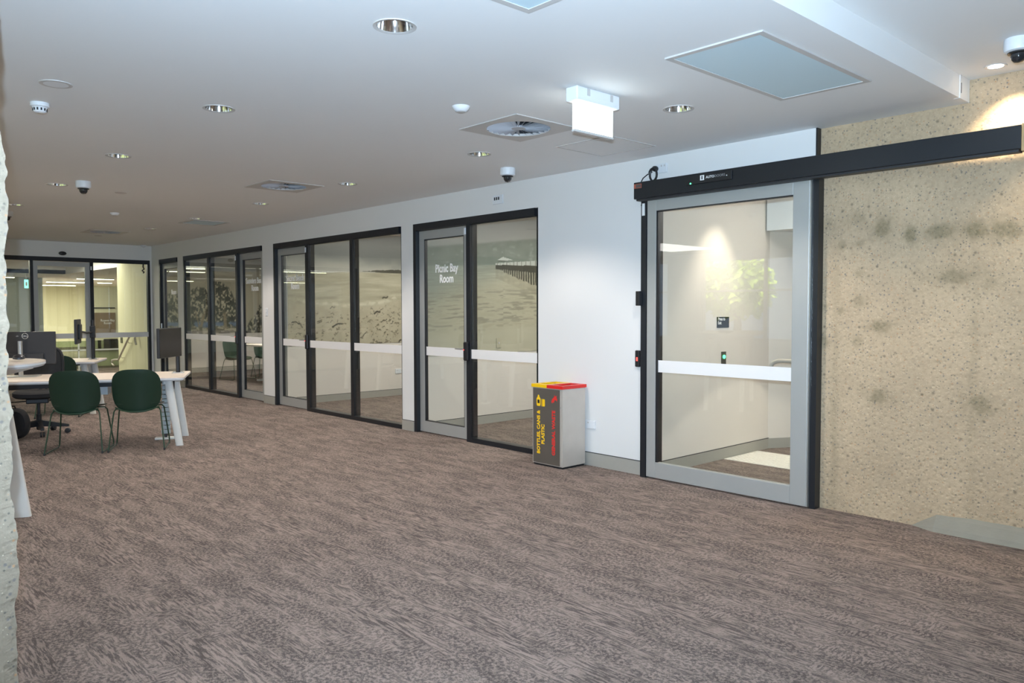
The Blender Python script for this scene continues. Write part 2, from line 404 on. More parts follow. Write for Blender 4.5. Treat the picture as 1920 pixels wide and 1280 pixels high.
# remaining shell
struct(box('wall_east', 4.2, 4.35, -10, .3, 0, 3, WALL), 'white wall closing the hall behind the photographer', 'wall')
ww = MB(); xa = -34
for xw in WINX:
    ww.box(xa, xw-1.55, -10.15, -10, 0, 3); ww.box(xw-1.55, xw+1.55, -10.15, -10, 0, .72); ww.box(xw-1.55, xw+1.55, -10.15, -10, 2.52, 3); xa = xw+1.55
ww.box(xa, 4.2, -10.15, -10, 0, 3)
struct(ww.build('wall_south', WALL), 'white wall with daylight windows behind the photographer', 'wall')
for i, xw in enumerate(WINX):
    e = thing('window_%d' % (i+11), 'wide daylight window with a thin transom behind the photographer', 'window', group='daylight windows', kind='structure')
    f = MB()
    f.box(xw-1.55, xw-1.5, -10.12, -10.04, .72, 2.52).box(xw+1.5, xw+1.55, -10.12, -10.04, .72, 2.52).box(xw-.025, xw+.025, -10.12, -10.04, .72, 2.52)
    f.box(xw-1.5, xw+1.5, -10.12, -10.04, .72, .77).box(xw-1.5, xw+1.5, -10.12, -10.04, 2.47, 2.52).box(xw-1.5, xw+1.5, -10.12, -10.04, 1.78, 1.82)
    f.build('frame', LEGW, e)
def tree(px, py, h, r, seed, label):
    rng = random.Random(seed); e = thing('tree', label, 'tree', (px, py, 0), group='trees outside the daylight windows')
    MB().tube([(0, 0, 0), (.05, 0, h*.35), (-.05, .05, h*.7)], [.14, .1, .05], 8).build('trunk', BARK, e)
    f = MB()
    for i in range(1500):
        d = Vector((rng.gauss(0, 1), rng.gauss(0, 1), rng.gauss(0, .8))).normalized()*r*rng.uniform(.5, 1)
        c = Vector((d.x, d.y, h*.68+d.z*.9)); a = Vector((rng.uniform(-1, 1), rng.uniform(-1, 1), rng.uniform(-1, 1))).normalized()*.14; b = a.cross(Vector((rng.uniform(-1, 1), rng.uniform(-1, 1), 1))).normalized()*.06
        f.add([c-a, c+b, c+a, c-b], [(0, 1, 2, 3)])
    tag(f.build('foliage', LEAF, e), kind='stuff')
tree(-11.2, -13.2, 2.9, 1.0, 1, 'lower bright green tree outside the daylight windows'); tree(-6.2, -15, 4.2, 1.5, 2, 'taller bright green tree outside the daylight windows')
struct(MB().add([(-34, -30, -.05), (6, -30, -.05), (6, -10.16, -.05), (-34, -10.16, -.05)], [(0, 1, 2, 3)]).build('ground', mat('lawn', S(90, 105, 60), .9, noise=.2)), 'lawn outside the daylight windows', 'ground')

# ------------------------------------------------------------------ meeting rooms behind the glazing
PX = (-17.75, -10.75, -7.33, -4.08)                                # partition centre lines
for k, (nm, pxx, y1) in enumerate((('wall_room_far', -17.8, 6.2), ('wall_room_secret', -10.75, 6.2), ('wall_room_picnic', -7.33, 6.2), ('wall_corridor', -4.07, 1.97))):
    struct(box(nm, pxx-.05, pxx+.05, TH, y1, 0, 2.62, ROOMW), 'plain beige partition wall %s' % ('of the room behind the tree mural', 'left of the Secret Beach room', 'between Secret Beach and Picnic Bay rooms', 'with the press to exit sign')[k], 'wall')
    e = thing('baseboard_room_%d' % (k+1), 'grey skirting on the %s partition' % ('tree mural', 'Secret Beach', 'Picnic Bay', 'press to exit')[k], 'skirting', kind='structure')
    box('board', pxx+.05, pxx+.06, TH, y1, 0, .1, SKIRT, e); box('shadow_line', pxx+.05, pxx+.056, TH, y1, .1, .106, DARK, e)
struct(box('wall_room_back', -17.85, -4.12, 3.6, 3.72, 0, 2.62, ROOMW), 'beige back wall of the meeting rooms', 'wall')
# corridor behind the sliding door: the wall kinks and runs on
ang = math.radians(62)
cw = MB(); dv = Vector((math.cos(ang), math.sin(ang), 0)); nv = Vector((-dv.y, dv.x, 0)); p0 = Vector((-4.02, 1.95, 0))
M4 = Matrix(((dv.x, nv.x, 0, p0.x), (dv.y, nv.y, 0, p0.y), (0, 0, 1, 0), (0, 0, 0, 1)))
struct(MB().box(0, 3.2, 0, .1, 0, 2.62, M4).build('wall_corridor_angled', ROOMW), 'angled beige wall at the end of the corridor', 'wall')
struct(MB().box(0, 3.2, -.012, 0, 0, .1, M4).build('baseboard_angled', SKIRT), 'grey skirting of the angled corridor wall', 'skirting')
struct(box('ceiling_bulkhead', -4.0, -1.6, 1.85, 2.6, 2.17, 2.62, CEIL), 'white bulkhead crossing the corridor', 'bulkhead')
struct(box('wall_corridor_right', -1.6, -1.5, .25, 6.2, 0, 2.62, ROOMW), 'beige wall on the hidden side of the corridor', 'wall')
struct(box('wall_corridor_end', -4.2, -1.5, 4.6, 4.7, 0, 2.62, ROOMW), 'beige wall at the end of the corridor', 'wall')
for xx, nm in ((-14.3, 'a'), (-9.05, 'b'), (-5.7, 'c')):
    light('meeting_room_light', 'AREA', (xx, 1.7, 2.6), 75 if nm == 'a' else 54, (1, .95, .89), .6, 1.2)
light('corridor_light', 'AREA', (-2.7, 1.9, 2.6), 50, (1, .95, .9), .9, 1.6)
light('corridor_sun', 'SPOT', (-2.0, 3.2, 2.5), 160, (1, .93, .8), .02, None, (-1.35, -1.75, -2.5), .62, .15)
light('corridor_wall_spot', 'SPOT', (-3.62, 1.0, 2.58), 55, (1, .88, .74), .03, None, (-.22, -.03, -1), 1.15, .8)

# ---- printed photographs on the partition walls
def mural(name, label, X, y0, y1, z0, z1, paint, step=.0075):
    ny = int((y1-y0)/step)+1; nz = int((z1-z0)/step)+1
    Y, Z = np.meshgrid(np.linspace(y0, y1, ny), np.linspace(z0, z1, nz))
    rgb = np.clip(paint(Y, Z), 0, 255)/255.0
    lin = np.where(rgb <= .04045, rgb/12.92, ((rgb+.055)/1.055)**2.4)
    vs = np.stack([np.full(Y.size, X), Y.ravel(), Z.ravel()], 1)
    idx = np.arange(ny*nz).reshape(nz, ny)
    fs = np.stack([idx[:-1, :-1].ravel(), idx[:-1, 1:].ravel(), idx[1:, 1:].ravel(), idx[1:, :-1].ravel()], 1)
    me = bpy.data.meshes.new(name); me.from_pydata(vs.tolist(), [], fs.tolist())
    at = me.color_attributes.new('print', 'FLOAT_COLOR', 'POINT')
    at.data.foreach_set('color', np.concatenate([lin.reshape(-1, 3), np.ones((Y.size, 1))], 1).astype(np.float32).ravel())
    mt = bpy.data.materials.get('printed mural')
    if not mt:
        mt = bpy.data.materials.new('printed mural'); mt.use_nodes = True; b = mt.node_tree.nodes['Principled BSDF']
        a = mt.node_tree.nodes.new('ShaderNodeAttribute'); a.attribute_name = 'print'
        mt.node_tree.links.new(a.outputs['Color'], b.inputs['Base Color']); b.inputs['Roughness'].default_value = .6
    me.materials.append(mt)
    o = bpy.data.objects.new(name, me); C.objects.link(o)
    return tag(o, label, 'mural')
def rgbmix(a, b, t): return a*(1-t[..., None])+b*t[..., None]
A3 = lambda *c: np.array(c, float)
def full(Y, c): return np.ones(Y.shape+(3,))*A3(*c)
def poly_mask(Y, Z, pts):
    ins = np.zeros(Y.shape, bool); n = len(pts)
    for i in range(n):
        (x1, y1), (x2, y2) = pts[i], pts[(i+1) % n]
        if y1 == y2: continue
        cnd = ((y1 > Z) != (y2 > Z)) & (Y < (x2-x1)*(Z-y1)/(y2-y1)+x1); ins ^= cnd
    return ins.astype(float)
def paint_picnic(Y, Z):
    hor = 1.90+.045*sm(0, 1.3, Y)+.02*(Y > 1.3)
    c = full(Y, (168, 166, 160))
    hill_or_reflection = sm(.03, -.01, Z-(2.09+.115*Y+.02*(fbm(Y*3, Y*0, 5)-.5)))  # straight edge with paler tone above paints the ceiling reflected in the glass
    c = rgbmix(c, np.stack([126+22*fbm(Y*7, Z*9, 2), 132+20*fbm(Y*7, Z*9, 2), 122+20*fbm(Y*7, Z*9, 2)], -1)-6, hill_or_reflection)
    pat = sm(.62, .78, fbm(Y*14, Z*22, 21)); c = rgbmix(c, A3(166, 170, 162), pat*hill_or_reflection*.5)
    head = sm(.0, -.015, Z-(hor+.1*sm(.15, .95, Y)*sm(2.6, 1.1, Y)+.02*fbm(Y*12, Y*0, 8))); c = rgbmix(c, A3(118, 126, 116), head*.8)
    sea = sm(.012, -.004, Z-hor); d = np.clip(hor-Z, 0, 1.2)
    k = fbm(Y*5+fbm(Y*5, Z*5, 9)*.8, (hor-Z)*(85-40*d), 31, 4)
    base = rgbmix(full(Y, (146, 150, 138)), A3(180, 173, 150), sm(.05, .55, d+.25*Y-.1))
    base = rgbmix(base, A3(122, 117, 100), sm(.5, .66, k)*sm(.18, .4, d)*sm(.95, .6, d)*.75)
    base = base+(k[..., None]-.5)*34
    base = rgbmix(base, A3(186, 180, 158), sm(.72, .85, d)*.7)
    c = rgbmix(c, base, sea)
    # jetty
    deck_t = lambda y: 1.972+.085*(y-1.18); deck_b = lambda y: 1.952+.02*(y-1.18); foot = lambda y: 1.905-.285*(y-1.18)
    on = (Y > 1.18)
    rail = on & (Z < deck_t(Y)) & (Z > deck_b(Y)); c = rgbmix(c, A3(206, 206, 198), rail*.8)
    posts = rail & (np.mod(Y*(30-8*(Y-1.2)), 1) < .22); c = rgbmix(c, A3(120, 118, 108), posts*.7)
    under = on & (Z < deck_b(Y)) & (Z > deck_b(Y)-.05-.06*(Y-1.18)); c = rgbmix(c, A3(58, 56, 48), under*.85)
    pz = np.mod(np.clip(Y-1.18, 0, 9)**.8*26+.6*(fbm(Y*8, Z*9, 3)-.5), 1)
    piles = on & (Z < deck_b(Y)) & (Z > foot(Y)+.04*(fbm(Y*30, Y*0, 6)-.5)); c = rgbmix(c, A3(66, 64, 54), piles*sm(.42, .25, np.abs(pz-.5))*.9)
    c = rgbmix(c, A3(120, 112, 92), (on & (Z < foot(Y)) & (Z > foot(Y)-.12))*.35*fbm(Y*25, Z*12, 12))
    roof = poly_mask(Y, Z, [(1.21, 2.012), (1.3, 2.055), (1.46, 2.025), (1.46, 2.015)]); c = rgbmix(c, A3(196, 198, 190), roof)
    c = rgbmix(c, A3(70, 70, 60), poly_mask(Y, Z, [(1.22, 2.012), (1.36, 2.014), (1.36, 2.0), (1.22, 1.995)])*.8*(np.mod(Y*45, 1) < .55))
    return c
def paint_secret(Y, Z):
    hor = 1.93+.06*sm(.2, 1.3, Y)+.0*Y
    c = rgbmix(full(Y, (182, 178, 166)), A3(128, 130, 126), sm(2.05, 2.25, Z+.22*(fbm(Y*2.5, Z*3, 4)-.5))*sm(2.7, 2.3, Z))
    c = rgbmix(c, A3(160, 160, 156), sm(2.2, 2.5, Z))
    hill_or_reflection = sm(.0, -.02, Z-(hor+.05*sm(.9, .1, Y)+.01*fbm(Y*10, Y*0, 3)))*(Y < 1.0); c = rgbmix(c, A3(150, 152, 136), hill_or_reflection*.8)
    hl = (Y > 1.0) & (Z > hor-.01+.02*sm(1.9, 1.6, Y)) & (Z < hor+.004+.055*sm(1.05, 2.2, Y)+.03*sm(1.4, 1.7, Y)*(fbm(Y*18, Y*0, 7)-.4)); c = rgbmix(c, A3(70, 66, 54), hl*.9)
    sea = sm(.01, -.004, Z-hor); k = fbm(Y*3, (hor-Z)*26, 41, 4)
    s = full(Y, (178, 170, 146))+(k[..., None]-.5)*46
    c = rgbmix(c, s, sea)
    shore = 1.50-.06*Y+.16*sm(1.2, 2.2, Y)*Y*.6+.05*(fbm(Y*4, Y*0, 17)-.5)
    foam = np.exp(-((Z-shore-.05)/.035)**2)*sm(.35, .65, fbm(Y*12, Z*22, 13)); c = rgbmix(c, A3(214, 206, 182), foam*.7)
    c = rgbmix(c, A3(120, 112, 92), np.exp(-((Z-shore-.13)/.03)**2)*.45*fbm(Y*6, Z*20, 15))
    sand = sm(.02, -.02, Z-shore); sd = full(Y, (180, 170, 146))+(fbm(Y*9, Z*9, 19)[..., None]-.5)*24
    c = rgbmix(c, sd, sand)
    dens = sm(shore-.15, shore-.45, Z+.25*sm(1.3, 2.1, Y)*0)
    sp = sm(.66, .74, fbm(Y*26+3*fbm(Y*5, Z*5, 2), Z*38, 55, 3)); c = rgbmix(c, A3(96, 88, 68), sp*sand*sm(1.42+.12*sm(1.3, 2.0, Y), 1.25, Z)*.75)
    rng = random.Random(5)
    def stick(y0, z0, y1, z1, wd, k=.9):
        nonlocal c
        dx, dz = y1-y0, z1-z0; L = math.hypot(dx, dz)
        t = np.clip(((Y-y0)*dx+(Z-z0)*dz)/L**2, 0, 1); d = np.hypot(Y-y0-t*dx, Z-z0-t*dz+.01*np.sin(t*6+y0*9))
        c = rgbmix(c, A3(62, 56, 44), sm(wd*1.5, wd*.5, d)*k)
    for a in ((.867, 1.154, 1.037, 1.195, .011), (1.62, 1.35, 1.72, 1.375, .014), (1.72, 1.375, 1.78, 1.43, .007), (1.56, 1.44, 1.62, 1.36, .006), (1.36, .96, 1.46, 1.03, .008), (.20, 1.23, .31, 1.2, .008), (.31, 1.21, .36, 1.15, .009),
              (1.78, 1.585, 1.87, 1.61, .012), (1.75, 1.2, 1.85, 1.25, .007), (1.93, 1.17, 1.97, 1.2, .008), (1.58, .86, 1.62, .93, .008), (1.83, .93, 1.87, 1.0, .006), (2.05, .85, 2.12, .9, .014), (1.69, .86, 1.75, .88, .012)): stick(*a)
    for i in range(90):
        y0 = rng.uniform(.1, 2.6); z0 = rng.uniform(.87, 1.45); a = rng.uniform(-.4, 1.2); l = rng.uniform(.01, .06); stick(y0, z0, y0+l*math.cos(a), z0+l*math.sin(a), rng.uniform(.003, .007), .7)
    return c
def paint_trees(Y, Z):
    c = full(Y, (176, 168, 146)); c = rgbmix(c, A3(150, 148, 138), sm(2.0, 2.5, Z))
    top = 1.78+.24*np.exp(-((Y-2.0)/.35)**2)+.1*np.exp(-((Y-1.5)/.2)**2)+.14*(fbm(Y*9, Y*0, 3)-.5)-1.6*np.clip(Y-2.25, 0, .4)+.0
    crown = sm(.03, -.03, Z-top)*(Y < 2.56)
    right = sm(.03, -.03, Z-(.93+1.5*np.clip(Y-2.6, 0, .45)+.15*(fbm(Y*14, Y*0, 9)-.5)))*(Y > 2.5)
    k = fbm(Y*30, Z*20+2*fbm(Y*4, Z*4, 6), 61, 5); fol = rgbmix(full(Y, (58, 56, 44)), A3(190, 182, 158), sm(.40, .66, k)); fol = rgbmix(fol, A3(34, 32, 26), sm(.45, .3, fbm(Y*9, Z*9, 77)))
    c = rgbmix(c, fol, crown); c = rgbmix(c, fol, right*.9)
    blue_patch = sm(1.18, 1.10, Z+.05*(fbm(Y*9, Z*9, 4)-.5))*sm(.97, 1.02, Z)*(Y < 2.45)*sm(.35, .5, fbm(Y*6, Z*10, 23)); c = rgbmix(c, A3(112, 136, 172), blue_patch*.85)  # bluish blotches in a low strip of the print
    for y0, wd, lean in ((1.62, .045, .25), (2.13, .05, -.05), (1.5, .02, -.2)):
        d = np.abs(Y-y0-lean*(Z-1.2)); c = rgbmix(c, A3(150, 132, 104), sm(wd, wd*.5, d)*sm(1.5, 1.25, Z)*(Z < 1.6)*.85)
    g = sm(1.06, .98, Z+.1*(fbm(Y*7, Z*3, 8)-.5)); c = rgbmix(c, rgbmix(full(Y, (108, 98, 76)), A3(190, 180, 156), sm(.4, .6, fbm(Y*14, Z*22, 14))), g*(Y < 2.6))
    return c
MZ0 = .865
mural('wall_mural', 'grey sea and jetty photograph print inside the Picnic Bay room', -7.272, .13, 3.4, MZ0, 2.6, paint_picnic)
mural('wall_mural', 'sandy driftwood beach photograph print inside the Secret Beach room', -10.692, .13, 3.4, MZ0, 2.6, paint_secret)
mural('wall_mural', 'dark trees and blue patches photograph print in the room with green chairs', -17.742, .13, 3.5, MZ0, 2.6, paint_trees, .01)

# ------------------------------------------------------------------ glazed units in the long wall
GY = .014
def frame_member(par, nm, x0, x1, y0, y1, z0, z1): return box(nm, x0, x1, y0, y1, z0, z1, BLACK, par)
def fixed_pane(par, x0, x1, z0=.05, z1=2.295):
    p = box('pane', x0, x1, GY, GY+.008, z0, z1, GLASS, par)
    box('visibility_band', x0, x1, GY-.0015, GY-.0005, .884, .982, BANDM, p)
    box('gasket', x0, x1, GY-.001, GY+.009, z1-.008, z1, DARK, p)
    return p
def leaf(name, label, x0, x1, y=.045, z0=.012, z1=2.288, words=None, tx=None, lever=None):
    e = thing(name, label, 'door', kind='structure'); st = .09
    box('stile', x0, x0+st, y, y+.045, z0, z1, ALU, e); box('stile', x1-st, x1, y, y+.045, z0, z1, ALU, e)
    box('top_rail', x0+st, x1-st, y, y+.045, z1-.095, z1, ALU, e); box('bottom_rail', x0+st, x1-st, y, y+.045, z0, .135, ALU, e)
    p = box('pane', x0+st, x1-st, y+.018, y+.026, .135, z1-.095, GLASS, e)
    box('visibility_band', x0+st, x1-st, y+.016, y+.0175, .884, .982, BANDM, p)
    g = MB(); a, b = x0+st, x1-st
    g.box(a, a+.012, y+.004, y+.04, .135, z1-.095).box(b-.012, b, y+.004, y+.04, .135, z1-.095).box(a, b, y+.004, y+.04, z1-.103, z1-.095).box(a, b, y+.004, y+.04, .135, .143)
    g.build('gasket', DARK, p)
    if words:
        text('lettering', words, .125, TXTW, p, (tx, y+.0155, 1.815), (1, 0, 0), (0, 0, 1), xs=.8, bold=.028, spacing=.92)
    return e
def lock(par, x, y0=-.03):
    k = bbox('lock_case', x-.035, x+.035, y0, .002, .86, 1.06, DARK, par, .012)
    MB().lathe([(.006, 0), (.006, .004)], 10).build('indicator', LED_R, k).matrix_local = Matrix.Translation((x-.02, y0, .975)) @ Matrix.Rotation(PI/2, 4, 'X')
    MB().tube([(x-.03, -.01, .985), (x-.03, -.05, .985), (x-.14, -.05, .985)], .008, 8).build('lever_handle', SILVER, k)
    bbox('contact_sensor', x-.035, x-.01, -.012, .0, 2.19, 2.26, PLASTW, par, .003)
def unit(name, label, xl, xr, mullions, panes):
    e = thing(name, label, 'window', kind='structure')
    frame_member(e, 'jamb', xl, xl+.05, -.002, .1, 0, FT); frame_member(e, 'jamb', xr-.05, xr, .028, .1, 0, FT); frame_member(e, 'head', xl+.05, xr-.05, -.002, .1, 2.295, FT)
    for a, b in mullions: frame_member(e, 'mullion', a, b, -.002, .095, 0, 2.295)
    for a, b in panes:
        fixed_pane(e, a, b); frame_member(e, 'sill', a, b, -.002, .095, 0, .05)
    return e
unit('window_1', 'black framed glazing with one fixed pane beside the Picnic Bay door', -7.359, -5.332, [(-6.41, -6.345)], [(-6.345, -5.36)])
d = leaf('door_1', 'grey framed glass door lettered Picnic Bay Room', -7.305, -6.412, words='Picnic Bay\nRoom', tx=-6.825); lock(d, -6.40)
unit('window_2', 'black framed glazing with two fixed panes beside the Secret Beach door', -10.865, -7.595, [(-9.90, -9.815), (-8.736, -8.67)], [(-9.815, -8.736), (-8.67, -7.622)])
d = leaf('door_2', 'grey framed glass door lettered Secret Beach Room', -10.81, -9.902, words='Secret Beach\nRoom', tx=-10.32); lock(d, -9.86)
unit('window_3', 'black framed glazing showing the dark tree mural and green chairs', -14.436, -11.228, [(-13.343, -13.26), (-12.198, -12.13)], [(-14.386, -13.343), (-13.26, -12.198)])
d = leaf('door_3', 'grey framed glass door of the room with green chairs', -12.128, -11.28, words='Saunders Beach\nRoom', tx=-11.63); lock(d, -12.16)
unit('window_4', 'narrow black door frame at the far end of the long wall', -15.687, -14.712, [], [])
d = leaf('door_4', 'narrow grey framed glass door nearest the far corner', -15.635, -14.765, words='\nRoom', tx=-15.1); MB().tube([(-15.6, .0, .9), (-15.6, .0, 1.15)], .012).build('handle', SILVER, d)

# ------------------------------------------------------------------ sliding door on the right
sl = thing('door_6', 'wide automatic sliding glass door in a silver frame', 'door', kind='structure')
lx0, lx1, ly0, ly1 = -4.002, -2.608, -.055, -.008
def slab(nm, *a): return bbox(nm, *a, ALU, sl, .003)
slab('stile', lx0, lx0+.09, ly0, ly1, .012, 2.30); slab('stile', lx1-.122, lx1, ly0, ly1, .012, 2.30)
slab('top_rail', lx0+.09, lx1-.122, ly0, ly1, 2.20, 2.30); slab('bottom_rail', lx0+.09, lx1-.122, ly0, ly1, .012, .142)
p = box('pane', lx0+.09, lx1-.122, -.036, -.028, .142, 2.2, GLASS, sl)
box('visibility_band', lx0+.09, lx1-.122, -.0385, -.037, .885, .983, BANDM, p)
g = MB(); a, b = lx0+.09, lx1-.122
g.box(a, a+.016, -.05, -.012, .142, 2.2).box(a, b, -.05, -.012, 2.192, 2.2); g.build('gasket', DARK, p)
box('edge_seal', lx1, lx1+.008, -.05, -.012, .012, 2.3, SILVER, sl)
jf = thing('window_5', 'black frame around the sliding door opening', 'door frame', kind='structure')
bbox('jamb', -4.062, -4.008, -.06, .0, 0, 2.305, BLACK, jf, .002); box('jamb', -2.598, -2.555, -.03, .046, 0, 2.30, BLACK, jf); bbox('jamb', -3.985, -3.955, .005, .1, 0, 2.3, DARK, jf, .002)
bbox('door_switch', -4.085, -4.045, -.1, -.06, 1.43, 1.55, DARK, jf, .004); bbox('label', -4.05, -4.022, -.063, -.0605, 2.17, 2.27, TXTW, jf, .0005)
hd = thing('sliding_door_operator', 'long black sliding door operator box above the glass door', 'door operator', kind=None)
bbox('housing', -4.076, -1.325, -.14, -.002, 2.30, 2.435, BLACK, hd, .004)
box('lower_track', -4.06, -1.34, -.125, -.06, 2.286, 2.2995, MONB, hd); bbox('end_cap', -1.323, -1.29, -.145, .04, 2.285, 2.44, mat('tan end cap', S(176, 150, 108), .6, noise=.05), hd, .002)  # track coloured dark to stand in for the shadow under the box
sp = bbox('sensor_bar', -3.56, -3.16, -.152, -.1405, 2.352, 2.42, DARK, hd, .004)
text('lettering', 'AUTO', .026, TXTW, sp, (-3.38, -.1535, 2.384), (1, 0, 0), (0, 0, 1), 'LEFT', bold=.02); text('lettering', 'DOORS', .026, mat('grey lettering', S(150, 150, 150), .5, noise=.02), sp, (-3.305, -.1535, 2.384), (1, 0, 0), (0, 0, 1), 'LEFT')
lg = box('emblem', -3.43, -3.395, -.1545, -.1525, 2.374, 2.412, TXTW, sp); box('emblem_bar', -3.417, -3.408, -.156, -.1548, 2.38, 2.406, DARK, lg)
MB().lathe([(.006, 0), (.006, .004)], 12).build('indicator', LED_G, sp).matrix_local = Matrix.Translation((-3.515, -.1535, 2.36)) @ Matrix.Rotation(PI/2, 4, 'X')
MB().lathe([(.004, 0), (.004, .003)], 10).build('eye', TXTW, sp).matrix_local = Matrix.Translation((-3.2, -.1535, 2.385)) @ Matrix.Rotation(PI/2, 4, 'X')
st = box('sticker', -4.072, -3.995, -.143, -.1405, 2.385, 2.42, mat('orange sticker', S(170, 90, 70), .6, noise=.1), hd); box('sticker_print', -4.05, -4.0, -.1445, -.1432, 2.39, 2.415, mat('grey print', S(90, 80, 78), .6, noise=.2), st)

gpo = thing('power_outlet', 'white double power outlet above the sliding door', 'outlet', (-3.9, 0, 2.545))
bbox('plate', -.058, .058, -.012, 0, -.038, .038, PLASTW, gpo, .004); bbox('switch', .0, .012, -.015, -.012, .012, .026, TRIMG, gpo, .001); bbox('switch', .03, .042, -.015, -.012, .012, .026, TRIMG, gpo, .001)
cord = thing('plugged_lead', 'black power cord and plug looped above the sliding door', 'cord', (-3.945, 0, 2.545))
MB().lathe([(.022, 0), (.024, .012), (.02, .035), (.008, .05)], 16).build('plug', DARK, cord).matrix_local = Matrix.Translation((0, -.013, .0)) @ Matrix.Rotation(PI/2, 4, 'X')
pts = [(0, -.06, -.005)]
for k in range(40): a = k/39*2*PI*2.2+PI/2; pts.append((.02+.036*math.cos(a), -.068-.0006*k, -.055+.05*math.sin(a)*1.0))
MB().tube(pts, .006, 8).build('coil', DARK, cord)
MB().tube([(-.005, -.06, -.03), (-.05, -.065, -.045), (-.09, -.07, -.07), (-.115, -.07, -.1065)], .0045, 8).build('lead', DARK, cord)
tag(MB().tube([(-4.045, -.03, 2.297), (-4.055, -.05, 2.275), (-4.045, -.06, 2.262), (-4.0605, -.063, 2.258)], .004, 6).build('door_cable', DARK), 'thin black cable loop under the operator box end', 'cable')
rd = thing('card_reader', 'black access card reader with red light left of sliding door', 'card reader', (-4.124, 0, .985))
bbox('body', -.024, .024, -.026, 0, -.07, .07, DARK, rd, .008); bbox('indicator', -.008, .008, -.028, -.0265, -.02, .012, LED_R, rd, .0006)
ctl = thing('ceiling_height_outlet', 'white wall plate with dark sockets under the dome camera', 'outlet', (-5.9, 0, 2.5))
bbox('plate', -.075, .075, -.012, 0, -.045, .045, PLASTW, ctl, .004)
for k in range(3): bbox('socket', -.05+k*.03, -.032+k*.03, -.014, -.012, -.005, .025, DARK, ctl, .0008)
sw = thing('wall_switch', 'small white wall switch on the pier beside Secret Beach door', 'switch', (-11.1, 0, 1.37)); bbox('plate', -.035, .035, -.01, 0, -.058, .058, PLASTW, sw, .003); bbox('rocker', -.01, .01, -.016, -.01, -.012, .012, PLASTW, sw, .002)
go = thing('power_outlet', 'white power outlet low on the wall behind the bin', 'outlet', (-4.66, 0, .37)); bbox('plate', -.058, .058, -.012, 0, -.037, .037, PLASTW, go, .003); bbox('switch', -.03, -.015, -.015, -.012, .01, .022, TRIMG, go, .001)
go = thing('power_outlet', 'pale power outlet under the driftwood beach mural', 'outlet', (-10.7, 2.07, .395), PI/2); bbox('plate', -.058, .058, -.012, 0, -.037, .037, PLASTW, go, .003); bbox('switch', -.03, -.015, -.015, -.012, .01, .022, TRIMG, go, .001)
go = thing('light_switch', 'light switch plate low on the jetty mural', 'switch', (-7.272, 1.22, .985), PI/2); bbox('plate', -.037, .037, -.01, 0, -.06, .06, mat('switch plate over print', S(182, 174, 150), .5, noise=.03), go, .003); bbox('rocker', -.012, .012, -.014, -.01, -.012, .012, TRIMG, go, .002)

# corridor things
ps = thing('exit_button_sign', 'small black sign reading Press to Exit in the corridor', 'sign', (-4.02, 1.11, 1.278), PI/2)
bbox('plate', -.1, .1, -.006, -.001, -.05, .05, SIGNB, ps, .001); text('lettering', 'Press to\nExit', .04, TXTW, ps, (-.088, -.0068, .018), (1, 0, 0), (0, 0, 1), 'LEFT', xs=.9, bold=.015, spacing=.9)
pb = thing('exit_button', 'steel exit button with green light under the black sign', 'button', (-4.02, 1.125, .945), PI/2)
bbox('plate', -.04, .04, -.006, -.001, -.06, .06, mat('dull steel plate', S(96, 92, 82), .35, .6, noise=.05), pb, .002); MB().lathe([(.018, 0), (.018, .008), (.012, .011)], 16).build('button', LED_G, pb).matrix_local = Matrix.Translation((0, -.006, .012)) @ Matrix.Rotation(PI/2, 4, 'X')
RZ = .958; RY = .95; RX = -3.44
hr = [(-2.1, RY, RZ), (-2.9, RY, RZ)]
for k in range(9): a = PI/2+k/8*PI/2; hr.append((RX+.1+.1*math.cos(a), RY, RZ-.06+.06*math.sin(a)))
for k in range(1, 7): a = PI+k/6*PI/2; hr.append((RX+.1+.1*math.cos(a), RY, RZ-.06+.02*math.sin(a)))
hr.append((-2.1, RY, RZ-.08))
e = thing('corridor_handrail', 'bent stainless steel handrail behind the sliding door', 'handrail')
MB().tube(hr, .018, 12).build('rail', STEEL, e); MB().tube([(-2.3, RY, 0), (-2.3, RY, .945)], .022, 12).build('post', STEEL, e)
e = thing('tactile_mat', 'off white studded tactile mat on the corridor carpet', 'mat', (-3.4, 1.42, 0))
TACT = mat('white tactile plastic', S(226, 220, 208), .55, noise=.03)
bbox('base', -.6, .6, -.3, .3, .0, .006, TACT, e, .002)
f = MB()
for i in range(23):
    for j in range(11): f.lathe([(.0175, .006), (.0125, .011)], 8, (-.572+i*.052, -.26+j*.052, 0))
tag(f.build('studs', TACT, e), kind='stuff')

